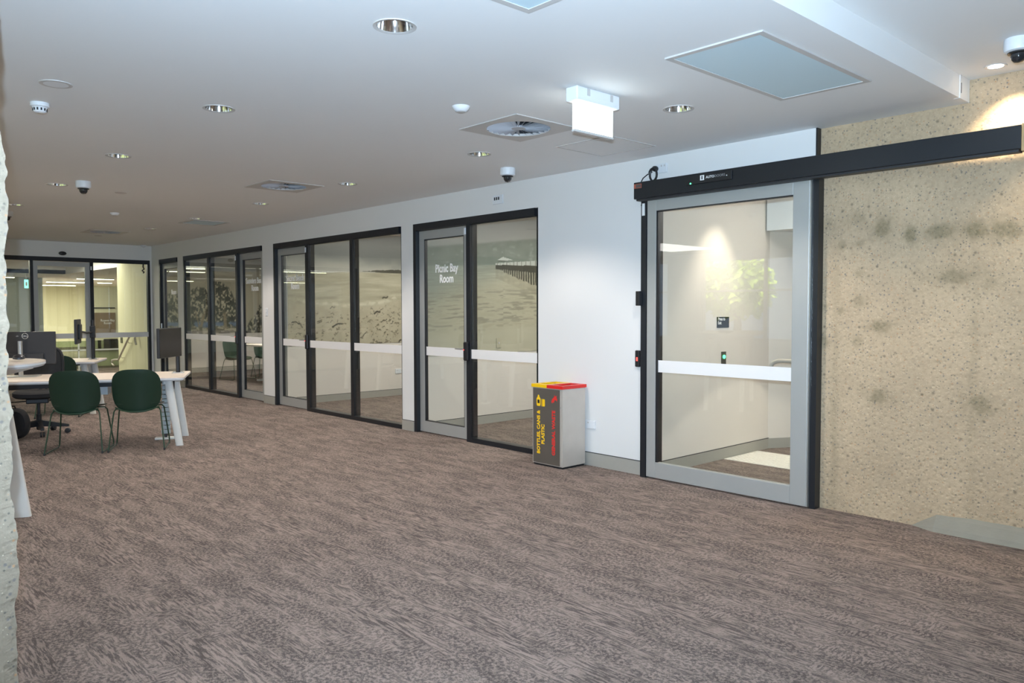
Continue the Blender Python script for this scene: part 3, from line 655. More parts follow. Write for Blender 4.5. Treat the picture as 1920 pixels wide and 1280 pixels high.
# ------------------------------------------------------------------ bin
bn = thing('recycling_bin', 'square stainless steel recycling bin with yellow and red lid', 'bin', (0, 0, 0))
bx0, bx1, by0, by1 = -5.076, -4.702, -.325, -.03
SDARK = STEEL
body = MB().bbox(bx0, bx1, by0, by1, .016, .703, .003).build('body', STEEL, bn)
box('plinth', bx0+.008, bx1-.008, by0+.008, by1-.008, 0, .016, DARK, bn)
box('door_panel', bx0+.012, bx1-.03, by0-.004, by0-.0005, .024, .695, mat('dark brushed steel door', S(120, 114, 106), .4, .6, noise=.12, nscale=7), bn)
MB().tube([(bx1-.022, by0-.004, .03), (bx1-.022, by0-.004, .69)], .004, 8).build('hinge', STEEL, bn)
box('catch', bx1-.024, bx1-.012, by0-.006, by0-.001, .53, .55, SILVER, bn)
mid = (bx0+bx1)/2
for nm, a, b, mm in (('yellow_lid', bx0-.008, mid, YEL), ('red_lid', mid, bx1+.008, RED)):
    f = MB(); y0, y1 = by0-.008, by1+.008; wdt = .045
    f.box(a, b, y0, y0+wdt, .703, .731).box(a, b, y1-wdt, y1, .703, .731).box(a, a+wdt, y0+wdt, y1-wdt, .703, .731).box(b-wdt, b, y0+wdt, y1-wdt, .703, .731)
    f.build(nm, mm, bn)
    box('opening', a+wdt, b-wdt, y0+wdt, y1-wdt, .7035, .706, DARK, bn)
ty = by0-.0046
text('lettering', 'BOTTLES, CANS &', .052, TXTY, bn, (-4.978, ty, .30), (0, 0, 1), (-1, 0, 0), 'CENTER', xs=.93, bold=.036)
text('lettering', 'PLASTIC', .052, TXTY, bn, (-4.922, ty, .285), (0, 0, 1), (-1, 0, 0), 'CENTER', xs=.93, bold=.036)
text('lettering', 'GENERAL WASTE', .052, TXTR, bn, (-4.79, ty, .31), (0, 0, 1), (-1, 0, 0), 'CENTER', xs=.98, bold=.036)
def flat(nm, poly, mm, par, y=ty):   # printed mark on the bin front, poly in (x, z)
    n = len(poly); vs = [(x, y, z) for x, z in poly]+[(x, y+.0006, z) for x, z in poly]
    return MB().add(vs, [tuple(range(n)), tuple(range(n, 2*n))[::-1]]+[(i, (i+1) % n, n+(i+1) % n, n+i) for i in range(n)]).build(nm, mm, par)
flat('bottle_mark', [(-5.013, .535), (-4.977, .535), (-4.97, .55), (-4.97, .6), (-4.985, .62), (-4.988, .635), (-5.002, .635), (-5.005, .62), (-5.02, .6), (-5.02, .55)], TXTY, bn)
flat('bottle_label', [(-5.008, .56), (-4.982, .56), (-4.982, .592), (-5.008, .592)], DARK, bn, ty-.0008)
flat('can_mark', [(-4.958, .535), (-4.918, .535), (-4.915, .545), (-4.915, .593), (-4.918, .6), (-4.958, .6)], TXTY, bn)
flat('can_line', [(-4.952, .535), (-4.948, .535), (-4.948, .6), (-4.952, .6)], DARK, bn, ty-.0008)
flat('waste_mark', [(-4.835, .585), (-4.825, .57), (-4.815, .585), (-4.802, .578), (-4.796, .6), (-4.778, .605), (-4.766, .59), (-4.762, .615), (-4.772, .622), (-4.768, .645), (-4.784, .632), (-4.796, .65), (-4.802, .628), (-4.822, .612)], TXTR, bn)

# ------------------------------------------------------------------ ceiling fittings
DLAB = {(-2.93, -3.26): 'downlight nearest the perforated panel above the photographer', (-2.93, -1.14): 'downlight between the exit sign and the concrete wall',
        (-4.85, -3.26): 'downlight beyond the ribbed smoke detector and the speaker grille', (-4.85, -1.14): 'downlight between the near swirl diffuser and the Picnic Bay dome camera',
        (-6.87, -3.26): 'downlight over the carpet between bar table and Secret Beach glazing', (-6.87, -1.14): 'downlight between the second swirl diffuser and the Picnic Bay glazing',
        (-8.83, -3.26): 'downlight right behind the dome camera over the desk', (-8.83, -1.14): 'downlight beyond the second swirl diffuser, by Secret Beach door',
        (-10.84, -3.26): 'downlight between the desk dome camera and the far desk dome camera', (-10.84, -1.14): 'downlight against the perforated panel above the tree mural glazing',
        (-12.66, -1.14): 'downlight before the far swirl diffuser'}
def downlight(x, y, z=HC):
    e = thing('downlight', DLAB[(x, y)], 'downlight', (x, y, z), group='polished downlights in the hall ceiling')
    MB().lathe([(.079, .002), (.079, -.001), (.096, -.004), (.097, .0), (.083, .004)], 40, cap=False).build('trim_ring', TRIMG, e)
    MB().lathe([(.0785, 0), (.075, .02), (.066, .055), (.05, .085), (.03, .1), (.001, .104)], 32, cap=False).build('reflector', CHROME, e)
    MB().lathe([(.0, .06), (.016, .064), (.018, .08), (.018, .098)], 14, cap=False).build('lamp', LAMPOFF, e)
    return e
d0 = downlight(*DL[0])
for x, y in DL[1:]: copy_tree(d0, None, (x, y, HC), label=DLAB[(x, y)])
for x, y in DL: light('downlight_beam', 'SPOT', (x, y, HC-.01), (62 if y > -2 else 34) if x > -6 else 62, (1, .91, .82), .05, None, (0, 0, -1), 2.15, .45)
def diffuser(x, y, label):
    e = thing('swirl_diffuser', label, 'air vent', (x, y, HC)); h = .292
    f = MB(); n = 48; vs = []; fs = []
    for j in range(n):
        a = 2*PI*j/n; c, s = math.cos(a), math.sin(a); k = h/max(abs(c), abs(s))
        vs += [(k*c, k*s, -.006), (.222*c, .222*s, -.006), (k*c, k*s, 0), (.222*c, .222*s, .012)]
    for j in range(n):
        a, b = 4*j, 4*((j+1) % n); fs += [(a, b, b+1, a+1), (a+2, a, a+1, a+3)[:0] or (a, a+2, b+2, b), (a+1, b+1, b+3, a+3)]
    f.add(vs, fs).build('face_plate', TRIMG, e)
    MB().lathe([(.231, .002), (.231, .095), (.001, .096)], 32, cap=False).build('plenum', VOID, e)
    MB().lathe([(.0, -.004), (.05, -.003), (.055, .004), (.05, .012)], 24, cap=False).build('hub', VANE, e)
    mesh = None
    for j in range(26):
        if mesh is None:
            o = MB().add([(.05, -.005, -.004), (.224, -.016, -.004), (.224, .012, .02), (.05, .003, .006), (.05, -.005, -.002), (.224, -.016, -.002), (.224, .012, .022), (.05, .003, .008)],
                         [(0, 1, 2, 3), (7, 6, 5, 4), (0, 4, 5, 1), (1, 5, 6, 2), (2, 6, 7, 3), (3, 7, 4, 0)]).build('vane', VANE, e); mesh = o.data
        else:
            o = bpy.data.objects.new('vane', mesh); C.objects.link(o); o.parent = e
        o.rotation_euler = (0, 0, 2*PI*j/26)
diffuser(*DIFF[0], 'square swirl air diffuser beside the lit exit sign')
diffuser(*DIFF[1], 'square swirl air diffuser in the ceiling above the Secret Beach glazing')
diffuser(*DIFF[2], 'square swirl air diffuser near the far glazed wall')
def perf_mat():
    mt = bpy.data.materials.new('perforated pale blue panel'); mt.use_nodes = True; nt = mt.node_tree; L = nt.links.new; N = nt.nodes.new; b = nt.nodes['Principled BSDF']
    tc = N('ShaderNodeTexCoord'); v = N('ShaderNodeTexVoronoi'); v.inputs['Scale'].default_value = 95; v.inputs['Randomness'].default_value = 0; L(tc.outputs['Object'], v.inputs['Vector'])
    r = N('ShaderNodeMapRange'); r.inputs[1].default_value = .22; r.inputs[2].default_value = .34; L(v.outputs['Distance'], r.inputs[0])
    mx = N('ShaderNodeMix'); mx.data_type = 'RGBA'; mx.inputs[6].default_value = (*S(160, 188, 200), 1); mx.inputs[7].default_value = (*S(200, 222, 230), 1); L(r.outputs[0], mx.inputs[0]); L(mx.outputs[2], b.inputs['Base Color'])
    b.inputs['Roughness'].default_value = .5
    return mt
PERF = perf_mat()
def ceil_panel(x0, x1, y0, y1, label):
    e = thing('ceiling_panel', label, 'ceiling panel', ((x0+x1)/2, (y0+y1)/2, HC)); a, b = (x1-x0)/2, (y1-y0)/2; t = .032
    box('frame_bar', -a, a, -b, -b+t, -.008, 0, TRIMG, e); box('frame_bar', -a, a, b-t, b, -.008, 0, TRIMG, e); box('frame_bar', -a, -a+t, -b+t, b-t, -.008, 0, TRIMG, e); box('frame_bar', a-t, a, -b+t, b-t, -.008, 0, TRIMG, e)
    box('perforated_face', -a+t, a-t, -b+t, b-t, -.005, 0, PERF, e)
ceil_panel(-2.39, -1.855, -2.02, -.868, 'pale blue perforated ceiling panel between exit sign and ceiling step')
ceil_panel(-2.41, -1.875, -4.09, -2.94, 'pale blue perforated ceiling panel above the photographer')
ceil_panel(-11.52, -10.96, -1.12, -.60, 'pale blue perforated ceiling panel above the tree mural glazing')
e = thing('access_hatch', 'flush square access hatch outline beside the swirl diffuser', 'hatch', (-3.97, -.62, HC))
box('cover', -.255, .255, -.255, .255, -.004, 0, CEIL, e)
f = MB(); [f.box(a, b, c, d_, -.005, 0) for a, b, c, d_ in ((-.27, .27, -.27, -.258), (-.27, .27, .258, .27), (-.27, -.258, -.258, .258), (.258, .27, -.258, .258))]; f.build('rim', TRIMG, e)
def cctv(x, y, z, label, s=1.0):
    e = thing('dome_camera', label, 'camera', (x, y, z), group=None); e.scale = (s, s, s)
    MB().lathe([(.0, 0), (.066, 0), (.068, -.012), (.068, -.05), (.064, -.062), (.05, -.068), (.0, -.068)], 32, cap=False).build('housing', PLASTW, e)
    MB().lathe([(.05, -.066), (.05, -.074), (.036, -.078)], 28, cap=False).build('collar', DARK, e)
    k = MB().lathe([(.036, -.076), (.036, -.09), (.031, -.105), (.02, -.117), (.0, -.121)], 24, cap=False).build('dome', DOME, e)
cctv(-5.17, -.54, HC, 'white dome security camera above the Picnic Bay glazing')
cctv(-8.45, -3.12, HC, 'white dome security camera over the desk with the large monitor')
cctv(-11.6, -3.2, HC, 'white dome security camera over the far desk')
cctv(-1.235, -.57, HU, 'white dome security camera on the raised ceiling', 1.0)
def smoke(x, y, label, big=False):
    e = thing('smoke_detector', label, 'smoke detector', (x, y, HC))
    if big:
        MB().lathe([(0, 0), (.052, 0), (.052, -.022), (.044, -.026)], 28, cap=False).build('base', PLASTW, e); MB().lathe([(.044, -.026), (.04, -.03), (.036, -.05), (.026, -.058), (0, -.058)], 28, cap=False).build('chamber', PLASTW, e)
        for k in range(12):
            a = 2*PI*k/12; MB().box(.036, .04, -.004, .004, -.047, -.032, Matrix.Rotation(a, 4, 'Z')).build('vent', VOID, e)
    else:
        MB().lathe([(0, 0), (.056, 0), (.052, -.012), (.036, -.03), (.026, -.033), (0, -.033)], 28, cap=False).build('base', PLASTW, e); MB().lathe([(.026, -.0331), (.02, -.036), (0, -.036)], 20, cap=False).build('lens', TRIMG, e)
smoke(-5.45, -4.11, 'white ribbed smoke detector beside the flat ceiling speaker', True); smoke(-3.80, -2.18, 'white domed detector near the exit sign'); smoke(-10.9, -2.14, 'white domed detector over the far desks'); smoke(-15.95, -.19, 'white detector in the far ceiling corner')
e = thing('ceiling_speaker', 'flat round speaker grille in the ceiling', 'speaker', (-4.925, -4.14, HC)); MB().lathe([(.062, -.005), (.072, -.006), (.082, -.004), (.083, 0)], 36, cap=False).build('rim', TRIMG, e); MB().lathe([(0, -.005), (.062, -.005)], 32, cap=False).build('grille', PLASTW, e)
for x, y, l in ((-9.0, -2.62, 'small flush disc in the ceiling beyond the dome camera'), (-14.4, -1.4, 'small flush disc in the ceiling before the far glazing')):
    e = thing('ceiling_disc', l, 'ceiling fitting', (x, y, HC)); MB().lathe([(0, -.004), (.055, -.004), (.06, 0)], 28, cap=False).build('disc', TRIMG, e)
# spot over the concrete wall (on)
e = thing('spotlight', 'lit recessed spotlight above the concrete wall', 'spotlight', (-1.46, -.145, HU))
MB().lathe([(.04, -.001), (.056, -.005), (.058, 0)], 32, cap=False).build('trim_ring', TRIMG, e); MB().lathe([(0, -.003), (.04, -.002)], 24, cap=False).build('lamp', mat('lit lamp', (1, 1, 1), .4, emit=(1, .95, .9), estr=14), e)
light('spotlight_beam', 'SPOT', (-1.43, -.13, HU-.015), 70, (1, .84, .58), .03, None, (.12, .08, -1), 1.9, .8)
e = thing('spotlight', 'unseen second spotlight added on the raised ceiling to light the concrete wall', 'spotlight', (-.75, -.55, HU))  # out-of-view fixture, added to brighten the wall below the operator box
MB().lathe([(.04, -.001), (.056, -.005), (.058, 0)], 32, cap=False).build('trim_ring', TRIMG, e); MB().lathe([(0, -.003), (.04, -.002)], 24, cap=False).build('lamp', MATS['lit lamp'], e)
light('spotlight_beam', 'SPOT', (-.75, -.55, HU-.015), 42, (1, .84, .6), .03, None, (-.35, .42, -1), 1.1, .6)
# exit sign
e = thing('exit_sign', 'glowing white exit sign blade hanging from the ceiling', 'exit sign', (-3.042, -1.815, HC))
bbox('housing', -.045, .045, -.185, .185, -.078, 0, PLASTW, e, .008); bbox('blade', -.008, .008, -.168, .168, -.235, -.078, EXITM, e, .003); box('blade_rail', -.012, .012, -.168, .168, -.247, -.235, TRIMG, e)
for yy in (-.09, .11): box('clip', .0455, .047, yy-.012, yy+.012, -.045, -.006, TRIMG, e)

# ------------------------------------------------------------------ far glazed wall and the office beyond it
wb = MB(); wb.box(BX-.12, BX, -10, .0, FT, HC); wb.box(BX-.12, BX, -.035, 0, 0, FT); wb.box(BX-.12, BX, -10, -4.6, 0, FT)
struct(wb.build('wall_far', WALL), 'white wall over the far glazing', 'wall')
e = thing('window_6', 'black framed glazing in the far wall', 'window', kind='structure')
def fm(nm, y0, y1, z0, z1): return box(nm, BX-.09, BX+.002, y0, y1, z0, z1, BLACK, e)
fm('jamb', -.08, -.035, 0, FT); fm('jamb', -4.6, -4.55, 0, FT); fm('head', -4.55, -.08, 2.295, FT); fm('mullion', -1.1, -1.045, 0, 2.295); fm('mullion', -2.075, -2.025, 0, 2.295); fm('mullion', -3.3, -3.25, 0, 2.295)
for a, b in ((-1.045, -.08), (-3.25, -2.075), (-4.55, -3.3)):
    p = box('pane', BX-.02, BX-.012, a, b, .05, 2.295, GLASS, e); box('visibility_band', BX-.0115, BX-.01, a, b, .884, .978, BANDM, p); fm('sill', a, b, 0, .05)
d = thing('door_5', 'grey framed glass door in the far glazed wall', 'door', kind='structure'); y0, y1 = -2.023, -1.102
box('stile', BX-.07, BX-.02, y0, y0+.07, .012, 2.288, ALU, d); box('stile', BX-.07, BX-.02, y1-.08, y1, .012, 2.288, ALU, d); box('top_rail', BX-.07, BX-.02, y0+.07, y1-.08, 2.205, 2.288, ALU, d); box('bottom_rail', BX-.07, BX-.02, y0+.07, y1-.08, .012, .14, ALU, d)
p = box('pane', BX-.048, BX-.04, y0+.07, y1-.08, .14, 2.205, GLASS, d); box('visibility_band', BX-.0395, BX-.038, y0+.07, y1-.08, .884, .978, BANDM, p)
bbox('contact_sensor', BX+.002, BX+.012, -1.095, -1.07, 2.15, 2.22, PLASTW, e, .002); bbox('lock_case', BX+.002, BX+.03, -1.105, -1.045, .88, 1.06, DARK, d, .01)
o = MB().lathe([(0, .012), (.03, .011), (.055, .006), (.062, 0)], 28, cap=False).build('motion_sensor', DARK); o.matrix_local = Matrix.Translation((BX+.0, -1.55, 2.44)) @ Matrix.Rotation(PI/2, 4, 'Y') @ Matrix.Diagonal((.58, 1.05, 1.5, 1)); tag(o, 'black oval sensor on the white wall over the far door', 'sensor')
tag(MB().tube([(BX+.008, -.16, 2.3), (BX+.012, -.165, 2.24), (BX+.02, -.15, 2.2), (BX+.014, -.185, 2.17), (BX+.02, -.15, 2.14), (BX+.012, -.165, 2.12)], .013, 6).build('dangling_cable', DARK), 'black cable tuft dangling inside the far glass', 'cable')

YW = mat('pale yellow wall paint', S(236, 232, 198), .6, noise=.01); BG = mat('blue grey partition', S(186, 198, 202), .6, noise=.03); BROWN = mat('brown wall panel', S(140, 122, 100), .6, noise=.08, nscale=6)
struct(box('wall_stair', -18.3, BX-.12, 0, .1, 0, 2.65, YW), 'pale yellow wall beside the handrail beyond the far glass', 'wall')
struct(box('wall_office_end', -33.6, -33.5, -10, 6.2, 0, 2.4, YW), 'pale yellow end wall of the far office', 'wall')
struct(box('wall_office_partition', -26.1, -26, -10, .2, 0, 2.35, BG), 'blue grey partition in the far office', 'wall')
struct(box('wall_office_side', -34, -17.85, 6.1, 6.2, 0, 2.4, YW), 'pale yellow side wall of the far office', 'wall')
PEND = mat('yellow white light tube', (1, 1, .9), .4, emit=(1, .93, .62), estr=9)
for x, y0, y1 in ((-25.3, -1.4, -.62), (-32.3, 1.3, 2.6), (-28.6, .85, 2.05), (-25.2, .9, 1.9), (-25.2, -4.2, -2.6), (-22.2, -3.4, -1.9), (-20.4, -6.2, -4.6), (-20.4, -3.6, -2.0), (-24.3, -7.5, -5.5), (-28.6, 2.35, 2.8)):
    if x > -23: zt = 2.5
    else: zt = 2.348
    e = thing('linear_light', 'slim glowing linear ceiling light in the far office', 'ceiling light', (x, (y0+y1)/2, zt), group='linear lights in the far office'); L2 = (y1-y0)/2
    box('body', -.04, .04, -L2, L2, -.03, 0 if zt < 2.4 else .15, PLASTW, e); box('diffuser', -.035, .035, -L2+.01, L2-.01, -.045, -.03, PEND, e)
light('far_office_light', 'AREA', (-28.5, .8, 2.25), 560, (1, .95, .74), 5, 5); light('far_office_light', 'AREA', (-19.5, -2.5, 2.55), 210, (1, .95, .76), 3, 5)
e = thing('stair_handrail', 'stainless steel stair handrail on the pale yellow wall', 'handrail')
MB().tube([(-18.45, -.06, .2), (-18.52, -.08, .24), (-18.5, -.08, .31), (-18.3, -.08, .335), (-18.056, -.08, .345), (-17.344, -.08, .82), (-17.15, -.08, .93), (-16.98, -.08, .91), (-16.92, -.08, .8), (-16.93, -.06, .7)], .021, 10).build('rail', STEEL, e)
for x, z in ((-17.9, .44), (-17.4, .77)): MB().tube([(x, -.08, z), (x, -.06, z-.05), (x, 0, z-.05)], .008, 8).build('bracket', STEEL, e)
e = thing('wall_button', 'small dark control plate above the handrail', 'switch', (-18.06, 0, .76)); bbox('plate', -.06, .06, -.015, 0, -.06, .06, mat('grey plate', S(110, 110, 90), .5, noise=.1), e, .004); bbox('key', -.03, .03, -.02, -.015, .01, .03, DARK, e, .002)
K = 22.0/24
def yz(y, z): return ((y+5.266)*K-5.266, 1.4+(z-1.4)*K)
def far_rect(nm, a, b, m_, x=-33.49, th=.03, par=None):
    (ya, za), (yb, zb) = yz(*a), yz(*b); return box(nm, x-th, x, min(ya, yb), max(ya, yb), min(za, zb), max(za, zb), m_, par)
e = thing('glazed_sign_panel', 'brown panel lettered Rowes Bay Room in the far office', 'panel'); far_rect('panel', (1.0, 1.337), (1.56, .70), BROWN, -21.97, .03, e)
yy, zz = yz(1.36, 1.09); text('lettering', 'Rowes Bay\nRoom', .085, TXTW, e, (-21.968, yy, zz), (0, 1, 0), (0, 0, 1), xs=.9, bold=.01, spacing=.8)
tag(far_rect('wall_rail', (.95, 1.484), (1.56, 1.458), DARK, -21.97, .03), 'thin black rail above the brown sign panel', 'rail')
for a, b, l in (((1.2, .6), (1.56, .34), 'dark screen leaning on the far counter beside a narrow one'), ((1.05, .57), (1.13, .34), 'narrow dark screen on the far counter')): 
    o = thing('far_screen', l, 'screen'); far_rect('screen', a, b, SCREEN, -21.8, .04, o)
struct(box('wall_office_nook', -22.1, -22.0, .43, 5, 0, 2.0, YW), 'pale yellow half height partition behind the brown sign panel', 'wall')
e = thing('far_counter', 'low white bench under the far screens', 'counter'); _, zz0 = yz(1, .34)
box('top', -21.98, -21.5, .43, 2.2, zz0-.035, zz0, TABLE, e); box('base', -21.98, -21.55, .46, 2.17, 0, zz0-.035, YW, e)

e = thing('glass_balustrade', 'white posted glass balustrade beyond the far door', 'balustrade'); 
for y in (-.2, .62, 1.5): box('post', -20.03, -19.99, y-1.0, y-.97, 0, .78, PLASTW, e)
box('panel', -20.02, -20.005, -1.9, .5, .05, .7, glass('green tinted glass', (.62, .68, .6), .05), e); box('rail', -20.03, -19.99, -1.17, .5, .47, .5, PLASTW, e)
e = thing('green_exit_sign', 'small green exit sign in the far office', 'exit sign'); 
box('blade', -23.5, -23.48, -.74, -.65, 1.98, 2.2, mat('lit green exit face', (.3, .9, .6), .4, emit=(.25, 1, .75), estr=1.6), e); box('rod', -23.495, -23.485, -.705, -.695, 2.2, 2.35, SILVER, e)
box('figure', -23.479, -23.475, -.715, -.675, 2.04, 2.14, TXTW, e)
tag(box('blue_door', -25.99, -25.95, -1.7, -.72, 0, 2.1, mat('blue door paint', S(90, 160, 205), .5, noise=.04)), 'blue door in the far office partition', 'door')

# ------------------------------------------------------------------ concrete column at the photographer's side
def column():
    bm = bmesh.new(); cx0, cx1, cy0, cy1 = -3.42, -2.813, -5.40, -4.771
    def edge(z): return .040*(fbm(np.array(z*5.), np.array(1.3), 5, 3)-.5)+.022*(fbm(np.array(z*23.), np.array(4.1), 8, 3)-.5)
    nz = 260; ring = []
    for k in range(nz+1):
        z = HU*k/nz if False else HC*k/nz; row = []
        for j in range(18):
            t = j/17; y = cy0+(cy1-cy0)*t; n_ = .010*(float(fbm(np.array(y*22), np.array(z*22), 2, 4))-.5)
            yy = y+(float(edge(z)) if j == 17 else 0)
            row.append(bm.verts.new((cx1+n_-(.012 if j == 17 else 0), yy, z)))
        for j in range(1, 10):
            t = j/9; x_ = cx1+(cx0-cx1)*t; n_ = .010*(float(fbm(np.array(x_*22), np.array(z*22), 12, 4))-.5)
            row.append(bm.verts.new((x_, cy1-.012+n_, z)))
        row.append(bm.verts.new((cx0, cy0, z))); ring.append(row)
    n = len(ring[0])
    for k in range(nz):
        for j in range(n): bm.faces.new((ring[k][j], ring[k][(j+1) % n], ring[k+1][(j+1) % n], ring[k+1][j]))
    bmesh.ops.recalc_face_normals(bm, faces=bm.faces[:])
    me = bpy.data.meshes.new('column'); bm.to_mesh(me); bm.free(); me.materials.append(concrete_mat('pale rough concrete', S(158, 146, 128), False))
    o = bpy.data.objects.new('column', me); C.objects.link(o); return tag(o, 'rough pale concrete column beside the photographer', 'column', kind='structure')
column()

# ------------------------------------------------------------------ desks (their long side runs at an angle to the hall)
TH_ = math.atan2(.907, .42)                                         # desk frame: x to the right along the desk, y away
def W(x, y, z=0): c, s = math.cos(TH_), math.sin(TH_); return (c*x-s*y, s*x+c*y, z)
def rounded(x0, x1, y0, y1, r, n=8, rr=None):
    pts = []
    for (cx, cy, a0, q) in ((x1-r, y1-r, 0, r), (x0+r, y1-r, PI/2, r), (x0+r, y0+r, PI, r), (x1-r, y0+r, 1.5*PI, r)):
        for k in range(n+1): a = a0+k/n*PI/2; pts.append((cx+q*math.cos(a), cy+q*math.sin(a)))
    return pts
def leg_mesh(par, x_top, x_foot, y, z_top, w=.07, d=.045, y_top=None):
    pr = []; 
    for k in range(16): a = 2*PI*k/16; pr.append((math.copysign(abs(math.cos(a))**.6, math.cos(a))*w/2, math.copysign(abs(math.sin(a))**.6, math.sin(a))*d/2))
    n = 16; yt = y if y_top is None else y_top
    vs = [(x_foot+a, y+b, 0.0) for a, b in pr]+[(x_top+a*1.15, yt+b*1.15, z_top) for a, b in pr]
    return MB().add(vs, [tuple(range(n))[::-1], tuple(range(n, 2*n))]+[(i, (i+1) % n, n+(i+1) % n, n+i) for i in range(n)], True).build('leg', LEGW, par)
def desk(label, a_mid, b_right, length, depth=.91, h=.715, r=.04, w=.075, leg_y=.33, inset=.06):
    e = thing('desk', label, 'desk', W(-b_right, a_mid), TH_)
    pts = rounded(-length, 0, -depth/2, depth/2, r)
    MB().prism(pts, h-.008, h).build('table_top', TABLE, e)
    inner = rounded(-length+.012, -.012, -depth/2+.012, depth/2-.012, max(r-.012, .01))
    n = len(pts); vs = [(x, y, h-.0085) for x, y in pts]+[(x, y, h-.02) for x, y in pts]+[(x, y, h-.034) for x, y in inner]
    MB().add(vs, [tuple(range(n)), tuple(range(2*n, 3*n))[::-1]]+[(i+k*n, (i+1) % n+k*n, n+(i+1) % n+k*n, n+i+k*n) for i in range(n) for k in (0, 1)]).build('edge', TEDGE, e)
    for x_t, x_f in ((-inset-.1*h/.715, -inset), (-length+inset+.1, -length+inset)):
        for y in (-leg_y, leg_y): leg_mesh(e, x_t, x_f, y, h-.034, w, .055)
    box('beam', -length+.2, -.3, -.26, -.2, h-.09, h-.036, DARK, e); box('beam', -length+.2, -.3, .2, .26, h-.09, h-.036, DARK, e)
    box('cross_beam', -.2, -.14, -.36, .36, h-.07, h-.036, LEGW, e)
    return e
t1 = desk('long pale desk with splayed white legs behind two green chairs', 6.875, 5.52, 2.6)
box('cable_tray', -.83, -.76, -.1, .1, .53, .681, TEDGE, t1)
f = MB()
for k in range(5): f.tube([(-.20, -.16+.02*k*2, .68), (-.13, -.16+.02*k*2, .66), (-.135, -.16+.02*k*2, .56), (-.2, -.16+.02*k*2, .5)], .004, 6)
for z in (.53, .57, .61, .65): f.tube([(-.135, -.16, z), (-.135, 0, z)], .003, 6)
f.build('wire_basket', DARK, t1)
t2_ = desk('pale desk in the far row before the glazed wall', 9.95, 6.88, 2.4)
t3 = desk('tall round ended bar table with a splayed white leg beside the column', 3.60, 6.13, 1.8, .92, 1.07, .42, .11, .24, .2)
# cable spine
e = thing('cable_spine', 'grey segmented cable spine dropping from the desk to the carpet', 'cable', W(-5.76, 7.03), TH_)
for k in range(13):
    z = .06+k*.048; bbox('segment', -.045+.0015*k, .045-.0015*k+.01*math.sin(k*.3), -.02, .02, z, z+.042, mat('grey spine plastic', S(168, 178, 180), .5, noise=.04), e, .004)
MB().tube([(0, .0, .03), (0, 0, .676)], .012, 8).build('core', DARK, e)
bbox('foot', -.11, .09, -.05, .05, 0, .022, LEGW, e, .006); bbox('clip', -.015, .015, -.03, .03, .022, .06, DARK, e, .004)

# ---- green shell chair
def polar_shell(fn, thick_dir, th, rings=9, n=40, p=3.4):
    mb = MB(); vs = []; tops = []
    for side in (0, 1):
        for i in range(rings+1):
            r = i/rings
            for j in range(n):
                a = 2*PI*j/n; c, s = math.cos(a), math.sin(a)
                q = (abs(c)**p+abs(s)**p)**(-1/p); sx, sy = r*q*c, r*q*s
                P = Vector(fn(sx, sy)); vs.append(P+Vector(thick_dir)*(th*(side-.5)*(1 if i < rings else .5)))
    fs = []; off = (rings+1)*n
    for side in (0, 1):
        for i in range(rings):
            for j in range(n):
                q = (side*off+i*n+j, side*off+i*n+(j+1) % n, side*off+(i+1)*n+(j+1) % n, side*off+(i+1)*n+j); fs.append(q if side else q[::-1])
    for j in range(n): a = rings*n+j; b = rings*n+(j+1) % n; fs.append((a, b, off+b, off+a))
    return mb.add(vs, fs, True)
def make_chair(label, group):
    e = thing('shell_chair', label, 'chair', (0, 0, 0), 0, group)
    polar_shell(lambda u, v: (.225*u, -.205-.075*(v*.5+.5)**1.2+.075*u*u*(1-.25*v), .612+.205*v-.03*(1-v)*.5*(1-u*u)), (0, 1, 0), .012).build('backrest', GREEN, e)
    polar_shell(lambda u, v: (.225*u, .02+.225*v, .435+.02*u*u-.012*v+.018*max(0, -v)**2-.02*max(0, v)**3), (0, 0, 1), .012).build('seat', GREEN, e)
    MB().tube([(-.2, -.15, .43), (-.13, -.212, .405), (-.06, -.232, .392), (.06, -.232, .392), (.13, -.212, .405), (.2, -.15, .43)], .007, 8).build('back_support', GREENM, e)
    for s in (-1, 1):
        MB().tube([(s*.15, .1, .418), (s*.195, .14, .412), (s*.212, .16, .39), (s*.25, .225, .06), (s*.252, .225, .025), (s*.254, .2, .011)], .007, 8).build('leg', GREENM, e)
        MB().tube([(s*.15, -.1, .418), (s*.2, -.14, .412), (s*.214, -.16, .385), (s*.254, -.262, .02)], .007, 8).build('leg', GREENM, e)
        MB().tube([(s*.254, .2, .0085), (s*.255, 0, .0085), (s*.254, -.262, .0085)], .007, 8).build('runner', GREENM, e)
        MB().lathe([(.010, .0), (.011, .016), (.008, .024)], 10, (s*.254, -.262, 0)).build('glide', DARK, e); MB().lathe([(.010, .0), (.010, .012)], 10, (s*.254, .17, 0)).build('glide', DARK, e)
    MB().tube([(-.15, .1, .418), (.15, .1, .418)], .007, 8).build('seat_rail', GREENM, e); MB().tube([(-.15, -.1, .418), (.15, -.1, .418)], .007, 8).build('seat_rail', GREENM, e)
    return e
GRP = 'green shell chairs at the desks'
c0 = make_chair('dark green shell chair next to the cable spine at the long desk', GRP); c0.location = W(-5.955, 6.57); c0.rotation_euler = (0, 0, TH_+.0)
copy_tree(c0, None, W(-6.50, 6.57), TH_-.05, 'dark green shell chair at the long desk in front of the office chair')
copy_tree(c0, None, W(-7.30, 9.54), TH_, 'dark green shell chair pushed up to the far row desk')
G2 = 'green chairs in the tree mural room'
for (x, y, rz, l) in ((-15.42, 1.42, -PI/2+.2, 'green shell chair at the table corner nearest the tree mural glazing'), (-15.50, 2.08, -PI/2-.1, 'green shell chair at the table end facing away from the tree mural'), (-14.5, 2.78, PI-.1, 'green shell chair along the back of the meeting table')):
    c = copy_tree(c0, None, (x, y, 0), rz, l); c['group'] = G2
